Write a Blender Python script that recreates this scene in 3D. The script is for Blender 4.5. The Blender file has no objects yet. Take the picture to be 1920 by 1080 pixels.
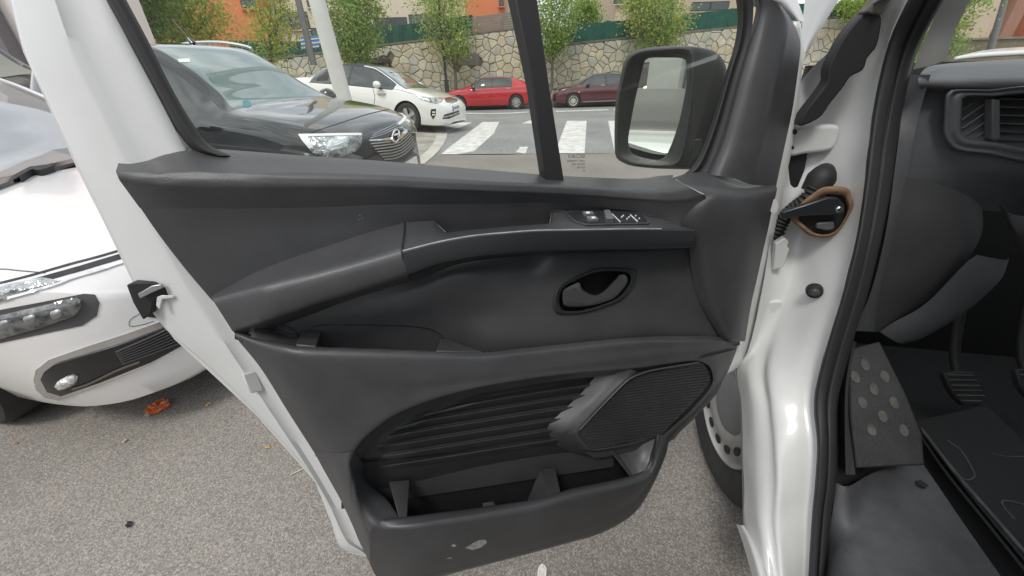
import bpy, bmesh, math, random
import numpy as np
from mathutils import Vector, Matrix, noise
from mathutils.bvhtree import BVHTree
from mathutils.geometry import delaunay_2d_cdt

random.seed(7)
rng = np.random.default_rng(7)
SC = bpy.context.scene
COL = SC.collection

# ------------------------------------------------------------------ camera
F_PX, CAM_H, PITCH, ROLL = 720.0, 1.35, math.atan(402 / 720.0), math.atan(0.027)
CAM = np.array([0.0, 0.0, CAM_H])
_F = np.array([0, math.cos(PITCH), -math.sin(PITCH)])
_U = np.array([0, math.sin(PITCH), math.cos(PITCH)])
_R = np.array([1.0, 0, 0])
_IR = math.cos(ROLL) * _R - math.sin(ROLL) * _U
_IU = math.sin(ROLL) * _R + math.cos(ROLL) * _U
cam_d = bpy.data.cameras.new("camera")
cam = bpy.data.objects.new("camera", cam_d)
COL.objects.link(cam)
cam_d.sensor_width = 36
cam_d.lens = 36 * F_PX / 1920
cam_d.clip_start = 0.01
cam_d.clip_end = 2000
_m = Matrix(((_IR[0], _IU[0], -_F[0], 0), (_IR[1], _IU[1], -_F[1], 0), (_IR[2], _IU[2], -_F[2], CAM_H), (0, 0, 0, 1)))
cam.matrix_world = _m
SC.camera = cam

# ------------------------------------------------------------------ world and sun (bright overcast)
SUN_EL, SUN_AZ = math.radians(58), math.radians(205)      # azimuth from +Y, clockwise: behind the camera, to the left
w = bpy.data.worlds.new("World")
SC.world = w
w.use_nodes = True
nt = w.node_tree
bg = nt.nodes["Background"]
sky = nt.nodes.new("ShaderNodeTexSky")
sky.sky_type = 'NISHITA'
sky.sun_disc = False
sky.sun_elevation = SUN_EL
sky.sun_rotation = SUN_AZ
sky.air_density = 1.0
sky.dust_density = 3.0
sky.ozone_density = 1.0
tc = nt.nodes.new("ShaderNodeTexCoord")
mp = nt.nodes.new("ShaderNodeMapping")
mp.inputs["Scale"].default_value = (1, 1, 2.6)
nz = nt.nodes.new("ShaderNodeTexNoise")
nz.inputs["Scale"].default_value = 2.2
nz.inputs["Detail"].default_value = 8
nz.inputs["Roughness"].default_value = 0.58
cr = nt.nodes.new("ShaderNodeValToRGB")
cr.color_ramp.elements[0].position = 0.30
cr.color_ramp.elements[0].color = (0.35, 0.35, 0.35, 1)
cr.color_ramp.elements[1].position = 0.60
cr.color_ramp.elements[1].color = (1, 1, 1, 1)
mixw = nt.nodes.new("ShaderNodeMixRGB")
nz2 = nt.nodes.new("ShaderNodeTexNoise")
nz2.inputs["Scale"].default_value = 3.4
nz2.inputs["Detail"].default_value = 6
cr2 = nt.nodes.new("ShaderNodeValToRGB")
cr2.color_ramp.elements[0].position = 0.36
cr2.color_ramp.elements[0].color = (7.2, 7.6, 8.2, 1)
cr2.color_ramp.elements[1].position = 0.66
cr2.color_ramp.elements[1].color = (12.5, 12.6, 12.6, 1)
nt.links.new(tc.outputs["Generated"], mp.inputs["Vector"])
nt.links.new(mp.outputs["Vector"], nz.inputs["Vector"])
nt.links.new(mp.outputs["Vector"], nz2.inputs["Vector"])
nt.links.new(nz.outputs["Fac"], cr.inputs["Fac"])
nt.links.new(nz2.outputs["Fac"], cr2.inputs["Fac"])
nt.links.new(cr.outputs["Color"], mixw.inputs["Fac"])
nt.links.new(sky.outputs["Color"], mixw.inputs["Color1"])
nt.links.new(cr2.outputs["Color"], mixw.inputs["Color2"])
nt.links.new(mixw.outputs["Color"], bg.inputs["Color"])
bg.inputs["Strength"].default_value = 0.11

sun_d = bpy.data.lights.new("sun", 'SUN')
sun_d.energy = 1.4
sun_d.angle = math.radians(14)
sun_d.color = (1.0, 0.96, 0.9)
sun = bpy.data.objects.new("sun", sun_d)
COL.objects.link(sun)
_sd = Vector((math.sin(SUN_AZ) * math.cos(SUN_EL), math.cos(SUN_AZ) * math.cos(SUN_EL), math.sin(SUN_EL)))
sun.rotation_euler = _sd.to_track_quat('Z', 'Y').to_euler()
sun.location = (0, 0, 30)

SC.view_settings.view_transform = 'Standard'
SC.view_settings.look = 'None'
SC.view_settings.exposure = 0.3
SC.view_settings.gamma = 1
SC.render.engine = 'CYCLES'
SC.cycles.max_bounces = 10
SC.cycles.transparent_max_bounces = 16

# ------------------------------------------------------------------ helpers
def ray(px, py):
    return _F + (px - 960) / F_PX * _IR + (540 - py) / F_PX * _IU

def on_plane(px, py, p0, n):
    r = ray(px, py)
    t = np.dot(n, np.asarray(p0) - CAM) / np.dot(n, r)
    return CAM + t * r

def on_z(px, py, z):
    return on_plane(px, py, (0, 0, z), np.array([0, 0, 1.0]))

def on_y(px, py, y):
    return on_plane(px, py, (0, y, 0), np.array([0, 1.0, 0]))

def project(p):
    d = np.asarray(p) - CAM
    z = d @ _F
    return 960 + F_PX * (d @ _IR) / z, 540 - F_PX * (d @ _IU) / z

# the open door's own plane: hinge point, along the door (towards its free end), normal (towards the camera)
_fi, _la = math.radians(18), math.radians(10)
_r = ray(1450, 350)
DB = CAM + 0.65 / _r[0] * _r
DD = np.array([-math.cos(_fi), -math.sin(_fi), 0])
DN = np.array([math.sin(_fi) * math.cos(_la), -math.cos(_fi) * math.cos(_la), math.sin(_la)])
DV = np.cross(DD, DN)
DV = DV if DV[2] > 0 else -DV

def D(px, py, w=0.0):
    return on_plane(px, py, DB + w * DN, DN)

# the van's own frame: side skin plane, heading, inward direction
VO = np.array([0.66, 0.90, 0.0])
_va = math.radians(12)
VA = np.array([math.sin(_va), math.cos(_va), 0])
VB = np.array([math.cos(_va), -math.sin(_va), 0])

def V(px, py, b=0.0):
    """pixel -> point on the vertical plane b metres inside the van's side skin"""
    return on_plane(px, py, VO + b * VB, VB)

def VY(px, py, a):
    """pixel -> point on the cross plane a metres ahead of the hinge line"""
    return on_plane(px, py, VO + a * VA, VA)

def v3(a, b, z):
    return VO + a * VA + b * VB + np.array([0, 0, z])

def mat(name, color, rough=0.5, metal=0.0, bump=0.0, bscale=200.0, var=0.0, vscale=4.0, spec=0.5, coat=0.0, bdetail=2.0, color2=None, bdist=0.01, coords='Object'):
    m = bpy.data.materials.new(name)
    m.use_nodes = True
    n = m.node_tree
    b = n.nodes["Principled BSDF"]
    b.inputs["Base Color"].default_value = (*color, 1)
    b.inputs["Roughness"].default_value = rough
    b.inputs["Metallic"].default_value = metal
    b.inputs["Specular IOR Level"].default_value = spec
    if coat:
        b.inputs["Coat Weight"].default_value = coat
        b.inputs["Coat Roughness"].default_value = 0.04
    t = None
    if bump or var or color2:
        t = n.nodes.new("ShaderNodeTexCoord")
    if bump:
        x = n.nodes.new("ShaderNodeTexNoise")
        x.inputs["Scale"].default_value = bscale
        x.inputs["Detail"].default_value = bdetail
        bp = n.nodes.new("ShaderNodeBump")
        bp.inputs["Strength"].default_value = bump
        bp.inputs["Distance"].default_value = bdist
        n.links.new(t.outputs[coords], x.inputs["Vector"])
        n.links.new(x.outputs["Fac"], bp.inputs["Height"])
        n.links.new(bp.outputs["Normal"], b.inputs["Normal"])
    if var or color2:
        x = n.nodes.new("ShaderNodeTexNoise")
        x.inputs["Scale"].default_value = vscale
        x.inputs["Detail"].default_value = 6
        x.inputs["Roughness"].default_value = 0.65
        r = n.nodes.new("ShaderNodeValToRGB")
        c2 = color2 or tuple(min(1, c * (1 + var)) for c in color)
        c1 = color if color2 else tuple(c * (1 - var) for c in color)
        r.color_ramp.elements[0].position = 0.35
        r.color_ramp.elements[0].color = (*c1, 1)
        r.color_ramp.elements[1].position = 0.65
        r.color_ramp.elements[1].color = (*c2, 1)
        n.links.new(t.outputs[coords], x.inputs["Vector"])
        n.links.new(x.outputs["Fac"], r.inputs["Fac"])
        n.links.new(r.outputs["Color"], b.inputs["Base Color"])
        if var:
            mr = n.nodes.new("ShaderNodeMapRange")
            mr.inputs["To Min"].default_value = max(0.02, rough * 0.88)
            mr.inputs["To Max"].default_value = min(1, rough * 1.12)
            n.links.new(x.outputs["Fac"], mr.inputs["Value"])
            n.links.new(mr.outputs["Result"], b.inputs["Roughness"])
    return m

def glass_mat(name, tint, refl=0.04, rough=0.0, gain=1.0, dust=0.0):
    """thin pane: see-through with a fresnel reflection"""
    m = bpy.data.materials.new(name)
    m.use_nodes = True
    n = m.node_tree
    n.nodes.remove(n.nodes["Principled BSDF"])
    out = n.nodes["Material Output"]
    tr = n.nodes.new("ShaderNodeBsdfTransparent")
    tr.inputs["Color"].default_value = (*tint, 1)
    gl = n.nodes.new("ShaderNodeBsdfGlossy")
    gl.inputs["Roughness"].default_value = rough
    gl.inputs["Color"].default_value = (1, 1, 1, 1)
    fr = n.nodes.new("ShaderNodeFresnel")
    fr.inputs["IOR"].default_value = 1.5
    mu = n.nodes.new("ShaderNodeMath")
    mu.operation = 'MULTIPLY'
    mu.inputs[1].default_value = gain
    mu.use_clamp = True
    mx = n.nodes.new("ShaderNodeMixShader")
    n.links.new(fr.outputs["Fac"], mu.inputs[0])
    n.links.new(mu.outputs["Value"], mx.inputs["Fac"])
    n.links.new(tr.outputs["BSDF"], mx.inputs[1])
    n.links.new(gl.outputs["BSDF"], mx.inputs[2])
    last = mx
    if dust:
        t = n.nodes.new("ShaderNodeTexCoord")
        nz = n.nodes.new("ShaderNodeTexNoise")
        nz.inputs["Scale"].default_value = 9
        nz.inputs["Detail"].default_value = 8
        mr = n.nodes.new("ShaderNodeMapRange")
        mr.inputs["From Min"].default_value = .3; mr.inputs["From Max"].default_value = .75
        mr.inputs["To Min"].default_value = dust * .6; mr.inputs["To Max"].default_value = dust * 1.5
        df = n.nodes.new("ShaderNodeBsdfTranslucent")
        df.inputs["Color"].default_value = (.85, .86, .82, 1)
        last = n.nodes.new("ShaderNodeMixShader")
        n.links.new(t.outputs["Object"], nz.inputs["Vector"]); n.links.new(nz.outputs["Fac"], mr.inputs["Value"])
        n.links.new(mr.outputs["Result"], last.inputs["Fac"])
        n.links.new(mx.outputs["Shader"], last.inputs[1]); n.links.new(df.outputs["BSDF"], last.inputs[2])
    n.links.new(last.outputs["Shader"], out.inputs["Surface"])
    return m

def tag(o, label=None, cat=None, group=None, kind=None):
    if label: o["label"] = label
    if cat: o["category"] = cat
    if group: o["group"] = group
    if kind: o["kind"] = kind
    return o

def empty(name, loc=(0, 0, 0)):
    o = bpy.data.objects.new(name, None)
    o.empty_display_size = 0.1
    COL.objects.link(o)
    o.location = Vector([float(c) for c in loc])
    return o

def world_of(o):
    m = Matrix.Identity(4)
    while o is not None:
        m = (o.matrix_parent_inverse @ o.matrix_basis @ m) if o.parent else (o.matrix_basis @ m)
        o = o.parent
    return m

def put(o, parent):
    """parent o without moving it"""
    if parent is not None:
        o.parent = parent
        o.matrix_parent_inverse = world_of(parent).inverted()
    return o

def mesh(name, verts, faces, m, parent=None, smooth=True, mats=None, fmat=None, auto=None, recalc=True):
    me = bpy.data.meshes.new(name)
    me.from_pydata([tuple(float(c) for c in v) for v in verts], [], [tuple(int(i) for i in f) for f in faces])
    ml = mats or [m]
    for x in ml:
        me.materials.append(x)
    if fmat is not None:
        me.polygons.foreach_set("material_index", [int(i) for i in fmat])
    if recalc:
        b = bmesh.new()
        b.from_mesh(me)
        bmesh.ops.recalc_face_normals(b, faces=b.faces)
        b.to_mesh(me)
        b.free()
    me.polygons.foreach_set("use_smooth", [smooth] * len(me.polygons))
    if smooth and auto:
        me.set_sharp_from_angle(angle=math.radians(auto))
    o = bpy.data.objects.new(name, me)
    COL.objects.link(o)
    put(o, parent)
    return o

def bevel(o, w=0.004, seg=2, ang=35):
    md = o.modifiers.new("bevel", 'BEVEL')
    md.width = w
    md.segments = seg
    md.limit_method = 'ANGLE'
    md.angle_limit = math.radians(ang)
    md.harden_normals = False
    return o

def solid(o, t, off=-1):
    md = o.modifiers.new("solid", 'SOLIDIFY')
    md.thickness = t
    md.offset = off
    return o

def cat_rom(pts, n, closed=False):
    """resample a polyline through pts with n points (Catmull-Rom, chord-length spaced)"""
    P = np.asarray(pts, float)
    k = len(P)
    if k == 2 and not closed:
        t = np.linspace(0, 1, n)[:, None]
        return P[0] * (1 - t) + P[1] * t
    if closed:
        Q = np.vstack([P[-1], P, P[0], P[1]])
        segs = k
    else:
        Q = np.vstack([2 * P[0] - P[1], P, 2 * P[-1] - P[-2]])
        segs = k - 1
    ln = np.linalg.norm(np.diff(Q[1:segs + 2], axis=0), axis=1) + 1e-9
    s = np.concatenate([[0], np.cumsum(ln)])
    u = np.linspace(0, s[-1], n + 1)[:-1] if closed else np.linspace(0, s[-1], n)
    out = []
    for x in u:
        i = min(int(np.searchsorted(s, x, side='right')) - 1, segs - 1)
        t = (x - s[i]) / ln[i]
        p0, p1, p2, p3 = Q[i], Q[i + 1], Q[i + 2], Q[i + 3]
        out.append(0.5 * (2 * p1 + (p2 - p0) * t + (2 * p0 - 5 * p1 + 4 * p2 - p3) * t * t + (-p0 + 3 * p1 - 3 * p2 + p3) * t ** 3))
    return np.array(out)

def lin(pts, n):
    P = np.asarray(pts, float)
    ln = np.linalg.norm(np.diff(P, axis=0), axis=1)
    s = np.concatenate([[0], np.cumsum(ln)])
    u = np.linspace(0, s[-1], n)
    return np.stack([np.interp(u, s, P[:, i]) for i in range(P.shape[1])], 1)

def grid_faces(nr, nc, closed=False):
    f = []
    for r in range(nr - 1):
        for c in range(nc - (0 if closed else 1)):
            c2 = (c + 1) % nc
            f.append((r * nc + c, r * nc + c2, (r + 1) * nc + c2, (r + 1) * nc + c))
    return f

def loft(name, rows, m, parent=None, n=40, sub=1, curve=True, smooth_rows=False, smooth=True, auto=None, closed=False, solidify=0, off=-1):
    """surface through rows of 3-D points"""
    R = [cat_rom(r, n, closed) if curve else lin(r, n) for r in rows]
    R = np.array(R)
    if sub > 1:
        k = len(R)
        if smooth_rows and k > 2:
            R = np.stack([cat_rom(R[:, c], (k - 1) * sub + 1) for c in range(R.shape[1])], 1)
        else:
            out = []
            for i in range(k - 1):
                for s in range(sub):
                    t = s / sub
                    out.append(R[i] * (1 - t) + R[i + 1] * t)
            out.append(R[-1])
            R = np.array(out)
    nr, nc = R.shape[:2]
    o = mesh(name, R.reshape(-1, 3), grid_faces(nr, nc, closed), m, parent, smooth, auto=auto, recalc=True)
    if solidify:
        solid(o, solidify, off)
    return o

def prism(name, outline, vec, m, parent=None, bev=0.0, smooth=False, seg=2):
    """closed outline (3-D points) extruded by vec"""
    P = np.asarray(outline, float)
    n = len(P)
    vec = np.asarray(vec, float)
    verts = np.vstack([P, P + vec])
    faces = [tuple(range(n)), tuple(range(2 * n - 1, n - 1, -1))] + [(i, (i + 1) % n, (i + 1) % n + n, i + n) for i in range(n)]
    o = mesh(name, verts, faces, m, parent, smooth)
    if bev:
        bevel(o, bev, seg)
        for p in o.data.polygons: p.use_smooth = True
        o.data.set_sharp_from_angle(angle=math.radians(50))
    return o

def tube(name, pts, rad, m, parent=None, seg=10, n=None, cap=True, smooth=True, ripple=None):
    P = np.asarray(pts, float)
    if n:
        P = cat_rom(P, n)
    k = len(P)
    rad = np.interp(np.linspace(0, 1, k), np.linspace(0, 1, len(rad)), rad) if hasattr(rad, '__len__') else np.full(k, rad)
    if ripple:
        rad = rad * (1 + ripple[1] * np.sin(np.linspace(0, ripple[0] * 2 * np.pi, k)))
    T = np.gradient(P, axis=0)
    T /= np.linalg.norm(T, axis=1)[:, None] + 1e-12
    a = np.array([0, 0, 1.0]) if abs(T[0][2]) < 0.9 else np.array([1.0, 0, 0])
    verts = []
    for i in range(k):
        s = np.cross(T[i], a); s /= np.linalg.norm(s)
        a = np.cross(s, T[i])
        for j in range(seg):
            t = 2 * np.pi * j / seg
            verts.append(P[i] + rad[i] * (math.cos(t) * s + math.sin(t) * a))
    faces = grid_faces(k, seg, True)
    if cap:
        faces += [tuple(range(seg - 1, -1, -1)), tuple(range((k - 1) * seg, k * seg))]
    return mesh(name, verts, faces, m, parent, smooth, auto=60)

def box(name, c, s, m, parent=None, rotz=0.0, bev=0.0):
    x, y, z = s[0] / 2, s[1] / 2, s[2] / 2
    vs = np.array([(i * x, j * y, k * z) for k in (-1, 1) for i, j in ((-1, -1), (1, -1), (1, 1), (-1, 1))])
    if rotz:
        cr_, sr = math.cos(rotz), math.sin(rotz)
        vs = np.stack([vs[:, 0] * cr_ - vs[:, 1] * sr, vs[:, 0] * sr + vs[:, 1] * cr_, vs[:, 2]], 1)
    vs = vs + np.asarray(c)
    fs = [(3, 2, 1, 0), (4, 5, 6, 7), (0, 1, 5, 4), (1, 2, 6, 5), (2, 3, 7, 6), (3, 0, 4, 7)]
    o = mesh(name, vs, fs, m, parent, False)
    if bev: bevel(o, bev, 2)
    return o

def obox(name, p, ux, uy, uz, m, parent=None, bev=0.0):
    """box from a corner and three edge vectors"""
    p, ux, uy, uz = (np.asarray(q, float) for q in (p, ux, uy, uz))
    vs = [p, p + ux, p + ux + uy, p + uy, p + uz, p + ux + uz, p + ux + uy + uz, p + uy + uz]
    fs = [(3, 2, 1, 0), (4, 5, 6, 7), (0, 1, 5, 4), (1, 2, 6, 5), (2, 3, 7, 6), (3, 0, 4, 7)]
    o = mesh(name, vs, fs, m, parent, False)
    if bev: bevel(o, bev, 2)
    return o

def in_poly(x, y, poly):
    c = False
    n = len(poly)
    for i in range(n):
        x1, y1 = poly[i]; x2, y2 = poly[i - 1]
        if (y1 > y) != (y2 > y) and x < (x2 - x1) * (y - y1) / (y2 - y1) + x1:
            c = not c
    return c

def lathe(name, prof, origin, axis, up, m, parent=None, seg=40, smooth=True, auto=40, mats=None, fmat=None):
    """profile of (radius, along-axis) pairs turned round axis"""
    axis = np.asarray(axis, float); axis /= np.linalg.norm(axis)
    up = np.asarray(up, float); up = up - axis * (up @ axis); up /= np.linalg.norm(up)
    sd = np.cross(axis, up)
    verts = []
    for r, h in prof:
        for j in range(seg):
            t = 2 * np.pi * j / seg
            verts.append(np.asarray(origin) + axis * h + r * (math.cos(t) * up + math.sin(t) * sd))
    fm = None
    if fmat is not None:
        fm = [fmat[i] for i in range(len(prof) - 1) for _ in range(seg)]
    return mesh(name, verts, grid_faces(len(prof), seg, True), m, parent, smooth, auto=auto, mats=mats, fmat=fm)

def bvh_of(o):
    me = o.data
    return BVHTree.FromPolygons([v.co[:] for v in me.vertices], [p.vertices[:] for p in me.polygons])

def bvh_many(objs):
    vs, fs = [], []
    for o in objs:
        k = len(vs)
        vs += [v.co[:] for v in o.data.vertices]
        fs += [tuple(i + k for i in p.vertices) for p in o.data.polygons]
    return BVHTree.FromPolygons(vs, fs)

def dense(poly, step):
    out = []
    n = len(poly)
    for i in range(n):
        a, b = np.array(poly[i], float), np.array(poly[(i + 1) % n], float)
        k = max(1, int(np.linalg.norm(b - a) / step))
        for j in range(k):
            out.append(a + (b - a) * j / k)
    return out

def decal(name, poly, bvh, m, parent, step=6.0, lift=0.004, depth=0.012, curve=False, bulge=0.0, mirror=None):
    """a thin piece that lies on a built surface: pixel outline -> points where those sight lines meet the surface"""
    if curve:
        poly = [tuple(p) for p in cat_rom([(x, y) for x, y in poly], max(12, len(poly) * 4), True)]
    bd = dense(poly, step)
    xs = [p[0] for p in bd]; ys = [p[1] for p in bd]
    pts = list(bd)
    nb = len(bd)
    y = min(ys) + step * 0.7
    while y < max(ys):
        x = min(xs) + step * 0.7
        while x < max(xs):
            if in_poly(x, y, bd) and min((x - q[0]) ** 2 + (y - q[1]) ** 2 for q in bd) > (0.5 * step) ** 2:
                pts.append(np.array([x, y]))
            x += step
        y += step
    res = delaunay_2d_cdt([Vector((float(p[0]), float(p[1]))) for p in pts], [(i, (i + 1) % nb) for i in range(nb)], [], 1, 1e-4)
    vv, ee, ff = res[0], res[1], res[2]
    P, N, ok = [], [], []
    for v in vv:
        r = ray(v.x, v.y)
        h = bvh.ray_cast(Vector(CAM), Vector(r).normalized())
        if h[0] is None:
            P.append(None); N.append(None); continue
        nn = h[1]
        if nn.dot(Vector(r)) > 0: nn = -nn
        P.append(np.array(h[0])); N.append(np.array(nn))
    good = [i for i in range(len(P)) if P[i] is not None]
    if not good: return None
    for i in range(len(P)):
        if P[i] is None:
            j = min(good, key=lambda g: (vv[g] - vv[i]).length)
            rr = ray(vv[i].x, vv[i].y)
            n0 = N[j]
            den = n0 @ rr
            t = (n0 @ (P[j] - CAM)) / den if abs(den) > 0.15 * np.linalg.norm(rr) else np.linalg.norm(P[j] - CAM) / np.linalg.norm(rr)
            P[i] = CAM + t * rr; N[i] = n0
    nav = np.mean(N, axis=0); nav /= np.linalg.norm(nav)
    N = [0.5 * n + 0.5 * nav for n in N]
    N = [n / np.linalg.norm(n) for n in N]
    bl = [0.0] * len(P)
    if bulge:
        for i, v in enumerate(vv):
            d = min(math.hypot(v.x - q[0], v.y - q[1]) for q in bd)
            mx = 0.3 * min(max(xs) - min(xs), max(ys) - min(ys)) + 1e-6
            bl[i] = bulge * math.sqrt(max(0, 1 - (1 - min(1, d / mx)) ** 2))
    top = [P[i] + N[i] * (lift + bl[i]) for i in range(len(P))]
    faces = [tuple(f) for f in ff]
    cnt = {}
    for f in faces:
        for i in range(len(f)):
            e = (f[i], f[(i + 1) % len(f)])
            k = tuple(sorted(e))
            cnt.setdefault(k, []).append(e)
    verts = list(top)
    low = {}
    for k, es in cnt.items():
        if len(es) == 1:
            a, b = es[0]
            for q in (a, b):
                if q not in low:
                    low[q] = len(verts)
                    verts.append(P[q] - N[q] * depth)
            faces.append((b, a, low[a], low[b]))
    o = mesh(name, verts, faces, m, parent, True, auto=45)
    return o

def ribbon(name, pix, width, bvh, m, parent, lift=0.002, depth=0.006, n=None):
    """a narrow strip along a pixel polyline lying on a surface (width in pixels)"""
    P = cat_rom(pix, n or max(8, len(pix) * 5)) if len(pix) > 2 else lin(pix, 8)
    T = np.gradient(P, axis=0)
    T /= np.linalg.norm(T, axis=1)[:, None] + 1e-9
    Nn = np.stack([-T[:, 1], T[:, 0]], 1)
    poly = [tuple(q) for q in P + Nn * width / 2] + [tuple(q) for q in (P - Nn * width / 2)[::-1]]
    return decal(name, poly, bvh, m, parent, step=1e3 if False else max(4.0, width), lift=lift, depth=depth)
# ================================================================== materials
M = {}
M['trim'] = mat("charcoal_trim_plastic", (0.050, 0.051, 0.054), 0.43, bump=0.2, bscale=520, var=0.16, vscale=7, bdist=0.002, spec=0.55)
M['trim_dark'] = mat("dark_trim_plastic", (0.040, 0.041, 0.0435), 0.42, bump=0.2, bscale=520, var=0.16, vscale=7, bdist=0.002, spec=0.55)
M['trim_gloss'] = mat("satin_black_plastic", (0.022, 0.024, 0.026), 0.33, bump=0.05, bscale=700, bdist=0.001)
M['pocket'] = mat("shaded_pocket_plastic", (0.020, 0.0205, 0.022), 0.5, bump=0.2, bscale=520, var=0.2, vscale=12, bdist=0.002)  # trim plastic darkened in colour for the shade inside the pocket
M['rubber'] = mat("black_rubber", (0.018, 0.018, 0.019), 0.62, bump=0.12, bscale=300, bdist=0.002)
M['black'] = mat("matt_black_plastic", (0.014, 0.014, 0.015), 0.6)
M['mirror_shell'] = mat("grained_black_mirror_plastic", (0.024, 0.026, 0.025), 0.5, bump=0.3, bscale=600, var=0.15, vscale=12, bdist=0.002)
M['van_white'] = mat("van_white_paint", (0.62, 0.63, 0.625), 0.36, coat=0.25, var=0.03, vscale=5)
M['pane'] = glass_mat("clear_window_glass", (0.94, 0.965, 0.93), gain=0.12, dust=0.03)
M['mirror'] = mat("mirror_silver", (0.9, 0.92, 0.9), 0.005, metal=1.0)
M['mark'] = mat("white_symbol_print", (0.75, 0.76, 0.76), 0.5)
M['scuff'] = mat("pale_scuff", (0.22, 0.22, 0.22), 0.7, var=0.4, vscale=120)
M['steel'] = mat("dull_steel", (0.45, 0.45, 0.46), 0.35, metal=1.0)
M['etch'] = mat("dark_glass_etching", (0.10, 0.11, 0.10), 0.6)

def dd(rows):
    return [[D(*p) for p in r] for r in rows]

# ================================================================== van (root) and its open door
van = empty("delivery_van", v3(0.9, 0.9, 0.0))
tag(van, "white van with its driver door swung open, filling the foreground", "van")
door_hinge = D(1455, 480, -0.02)

# ---- white pressed-steel door shell: rear edge band, front edge band, outer skin (the root mesh of the door)
outer = [(14, -40), (25, 0), (52, 100), (98, 200), (148, 310), (200, 415), (238, 495), (262, 545), (300, 600), (330, 632), (405, 697), (480, 772), (540, 840), (590, 897), (613, 945), (625, 985), (635, 1018), (652, 1032), (690, 1040)]
crease = [(90, -40), (104, 0), (130, 75), (165, 152), (205, 232), (248, 318), (275, 385), (310, 455), (352, 535), (390, 590), (420, 640), (470, 715), (530, 805), (580, 880), (618, 945), (640, 995), (655, 1020), (668, 1027), (700, 1050)]
inner = [(186, -42), (207, -2), (238, 70), (290, 168), (330, 245), (372, 330), (400, 400), (430, 470), (460, 540), (480, 600), (510, 660), (550, 740), (600, 830), (640, 910), (670, 960), (690, 1000), (705, 1030), (715, 1050), (730, 1070)]
n_ = 90
ro = cat_rom(outer, n_); rc = cat_rom(crease, n_); ri = cat_rom(inner, n_)
rows = [[D(x, y, -0.085) for x, y in ro + np.array([22, -6])],
        [D(x, y, -0.05) for x, y in ro + np.array([2, 0])],
        [D(x, y, -0.040) for x, y in ro],
        [D(x, y, -0.034) for x, y in ro + np.array([5, -1])],
        [D(x, y, -0.010) for x, y in ro * 0.12 + rc * 0.88],
        [D(x, y, -0.007) for x, y in rc],
        [D(x, y, -0.014) for x, y in rc * 0.80 + ri * 0.20],
        [D(x, y, -0.012) for x, y in rc * 0.45 + ri * 0.55],
        [D(x, y, -0.006) for x, y in rc * 0.28 + ri * 0.72],
        [D(x, y, -0.004) for x, y in ri]]
R_ = np.array(rows)
# latch notch cut into the rear edge: push the outer rows in around it
door = mesh("door", R_.reshape(-1, 3), grid_faces(*R_.shape[:2]), M['van_white'], van, True, auto=60)
solid(door, 0.004, 0)
door_parts = []
def dp(o):
    return o

# outer skin of the door, seen only past its edges and from outside
skin_px = [(28, 0), (54, 100), (100, 200), (150, 310), (202, 415), (264, 545), (332, 632), (482, 772), (592, 897), (627, 985), (655, 1030), (800, 1060), (1000, 1010), (1150, 950), (1200, 900), (1230, 820), (1290, 750), (1340, 690), (1380, 620), (1410, 520), (1440, 400), (1300, 360), (900, 345), (500, 320), (390, 300), (330, 215), (250, 70), (215, 0)]
prism("door_skin", [D(x, y, -0.088) for x, y in skin_px], DN * 0.010, M['van_white'], door)

# front white edge of the door (hinge side)
L_ = [(1497, 40), (1502, 87), (1496, 140), (1487, 205), (1467, 285), (1453, 348), (1446, 405), (1430, 485), (1412, 565), (1397, 634), (1380, 672), (1364, 703)]
Rr = [(1500, 38), (1507, 87), (1503, 140), (1496, 205), (1484, 285), (1474, 330), (1466, 380), (1452, 450), (1441, 520), (1432, 585), (1417, 655), (1370, 700)]
l2 = cat_rom(L_, 60); r2 = cat_rom(Rr, 60)
loft("door_front_edge", [[D(x - 10, y, 0.010) for x, y in l2], [D(x, y, 0.014) for x, y in l2], [D(x, y, 0.006) for x, y in r2], [D(x, y, -0.045) for x, y in r2]], M['van_white'], door, n=60, solidify=0.003)
_t = [D(1449 + 9 * math.cos(a), 386 + 13 * math.sin(a), 0.074) for a in np.linspace(0, 2 * np.pi, 20, endpoint=False)]
prism("edge_notch", _t, DN * 0.002, M['van_white'], door)

# latch: dark mouth with steel claw in a notch in the rear edge
prism("latch_mouth", [D(x, y, -0.036) for x, y in [(250, 528), (262, 523), (300, 523), (320, 531), (326, 552), (300, 558), (296, 580), (280, 592), (262, 560)]], DN * 0.02, M['black'], door, bev=0.002)
prism("latch_claw", [D(x, y, -0.012) for x, y in [(262, 549), (288, 534), (306, 531), (309, 538), (292, 545), (266, 558)]], DN * 0.006, M['steel'], door, bev=0.001)
prism("latch_frame", [D(x, y, -0.013) for x, y in [(296, 556), (304, 553), (326, 553), (328, 558), (306, 560), (301, 580), (294, 572)]], DN * 0.003, M['van_white'], door, bev=0.001)
_h = bvh_of(door).ray_cast(Vector(CAM), Vector(ray(471, 716)).normalized())
_pn = np.array(_h[1]); _pn = -_pn if _pn @ ray(471, 716) > 0 else _pn
prism("rubber_plug", [on_plane(x, y, np.array(_h[0]) + _pn * .002, _pn) for x, y in [(452, 702), (474, 696), (479, 699), (491, 728), (489, 733), (470, 737), (465, 734)]], _pn * .005, M['van_white'], door, bev=.002)

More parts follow.
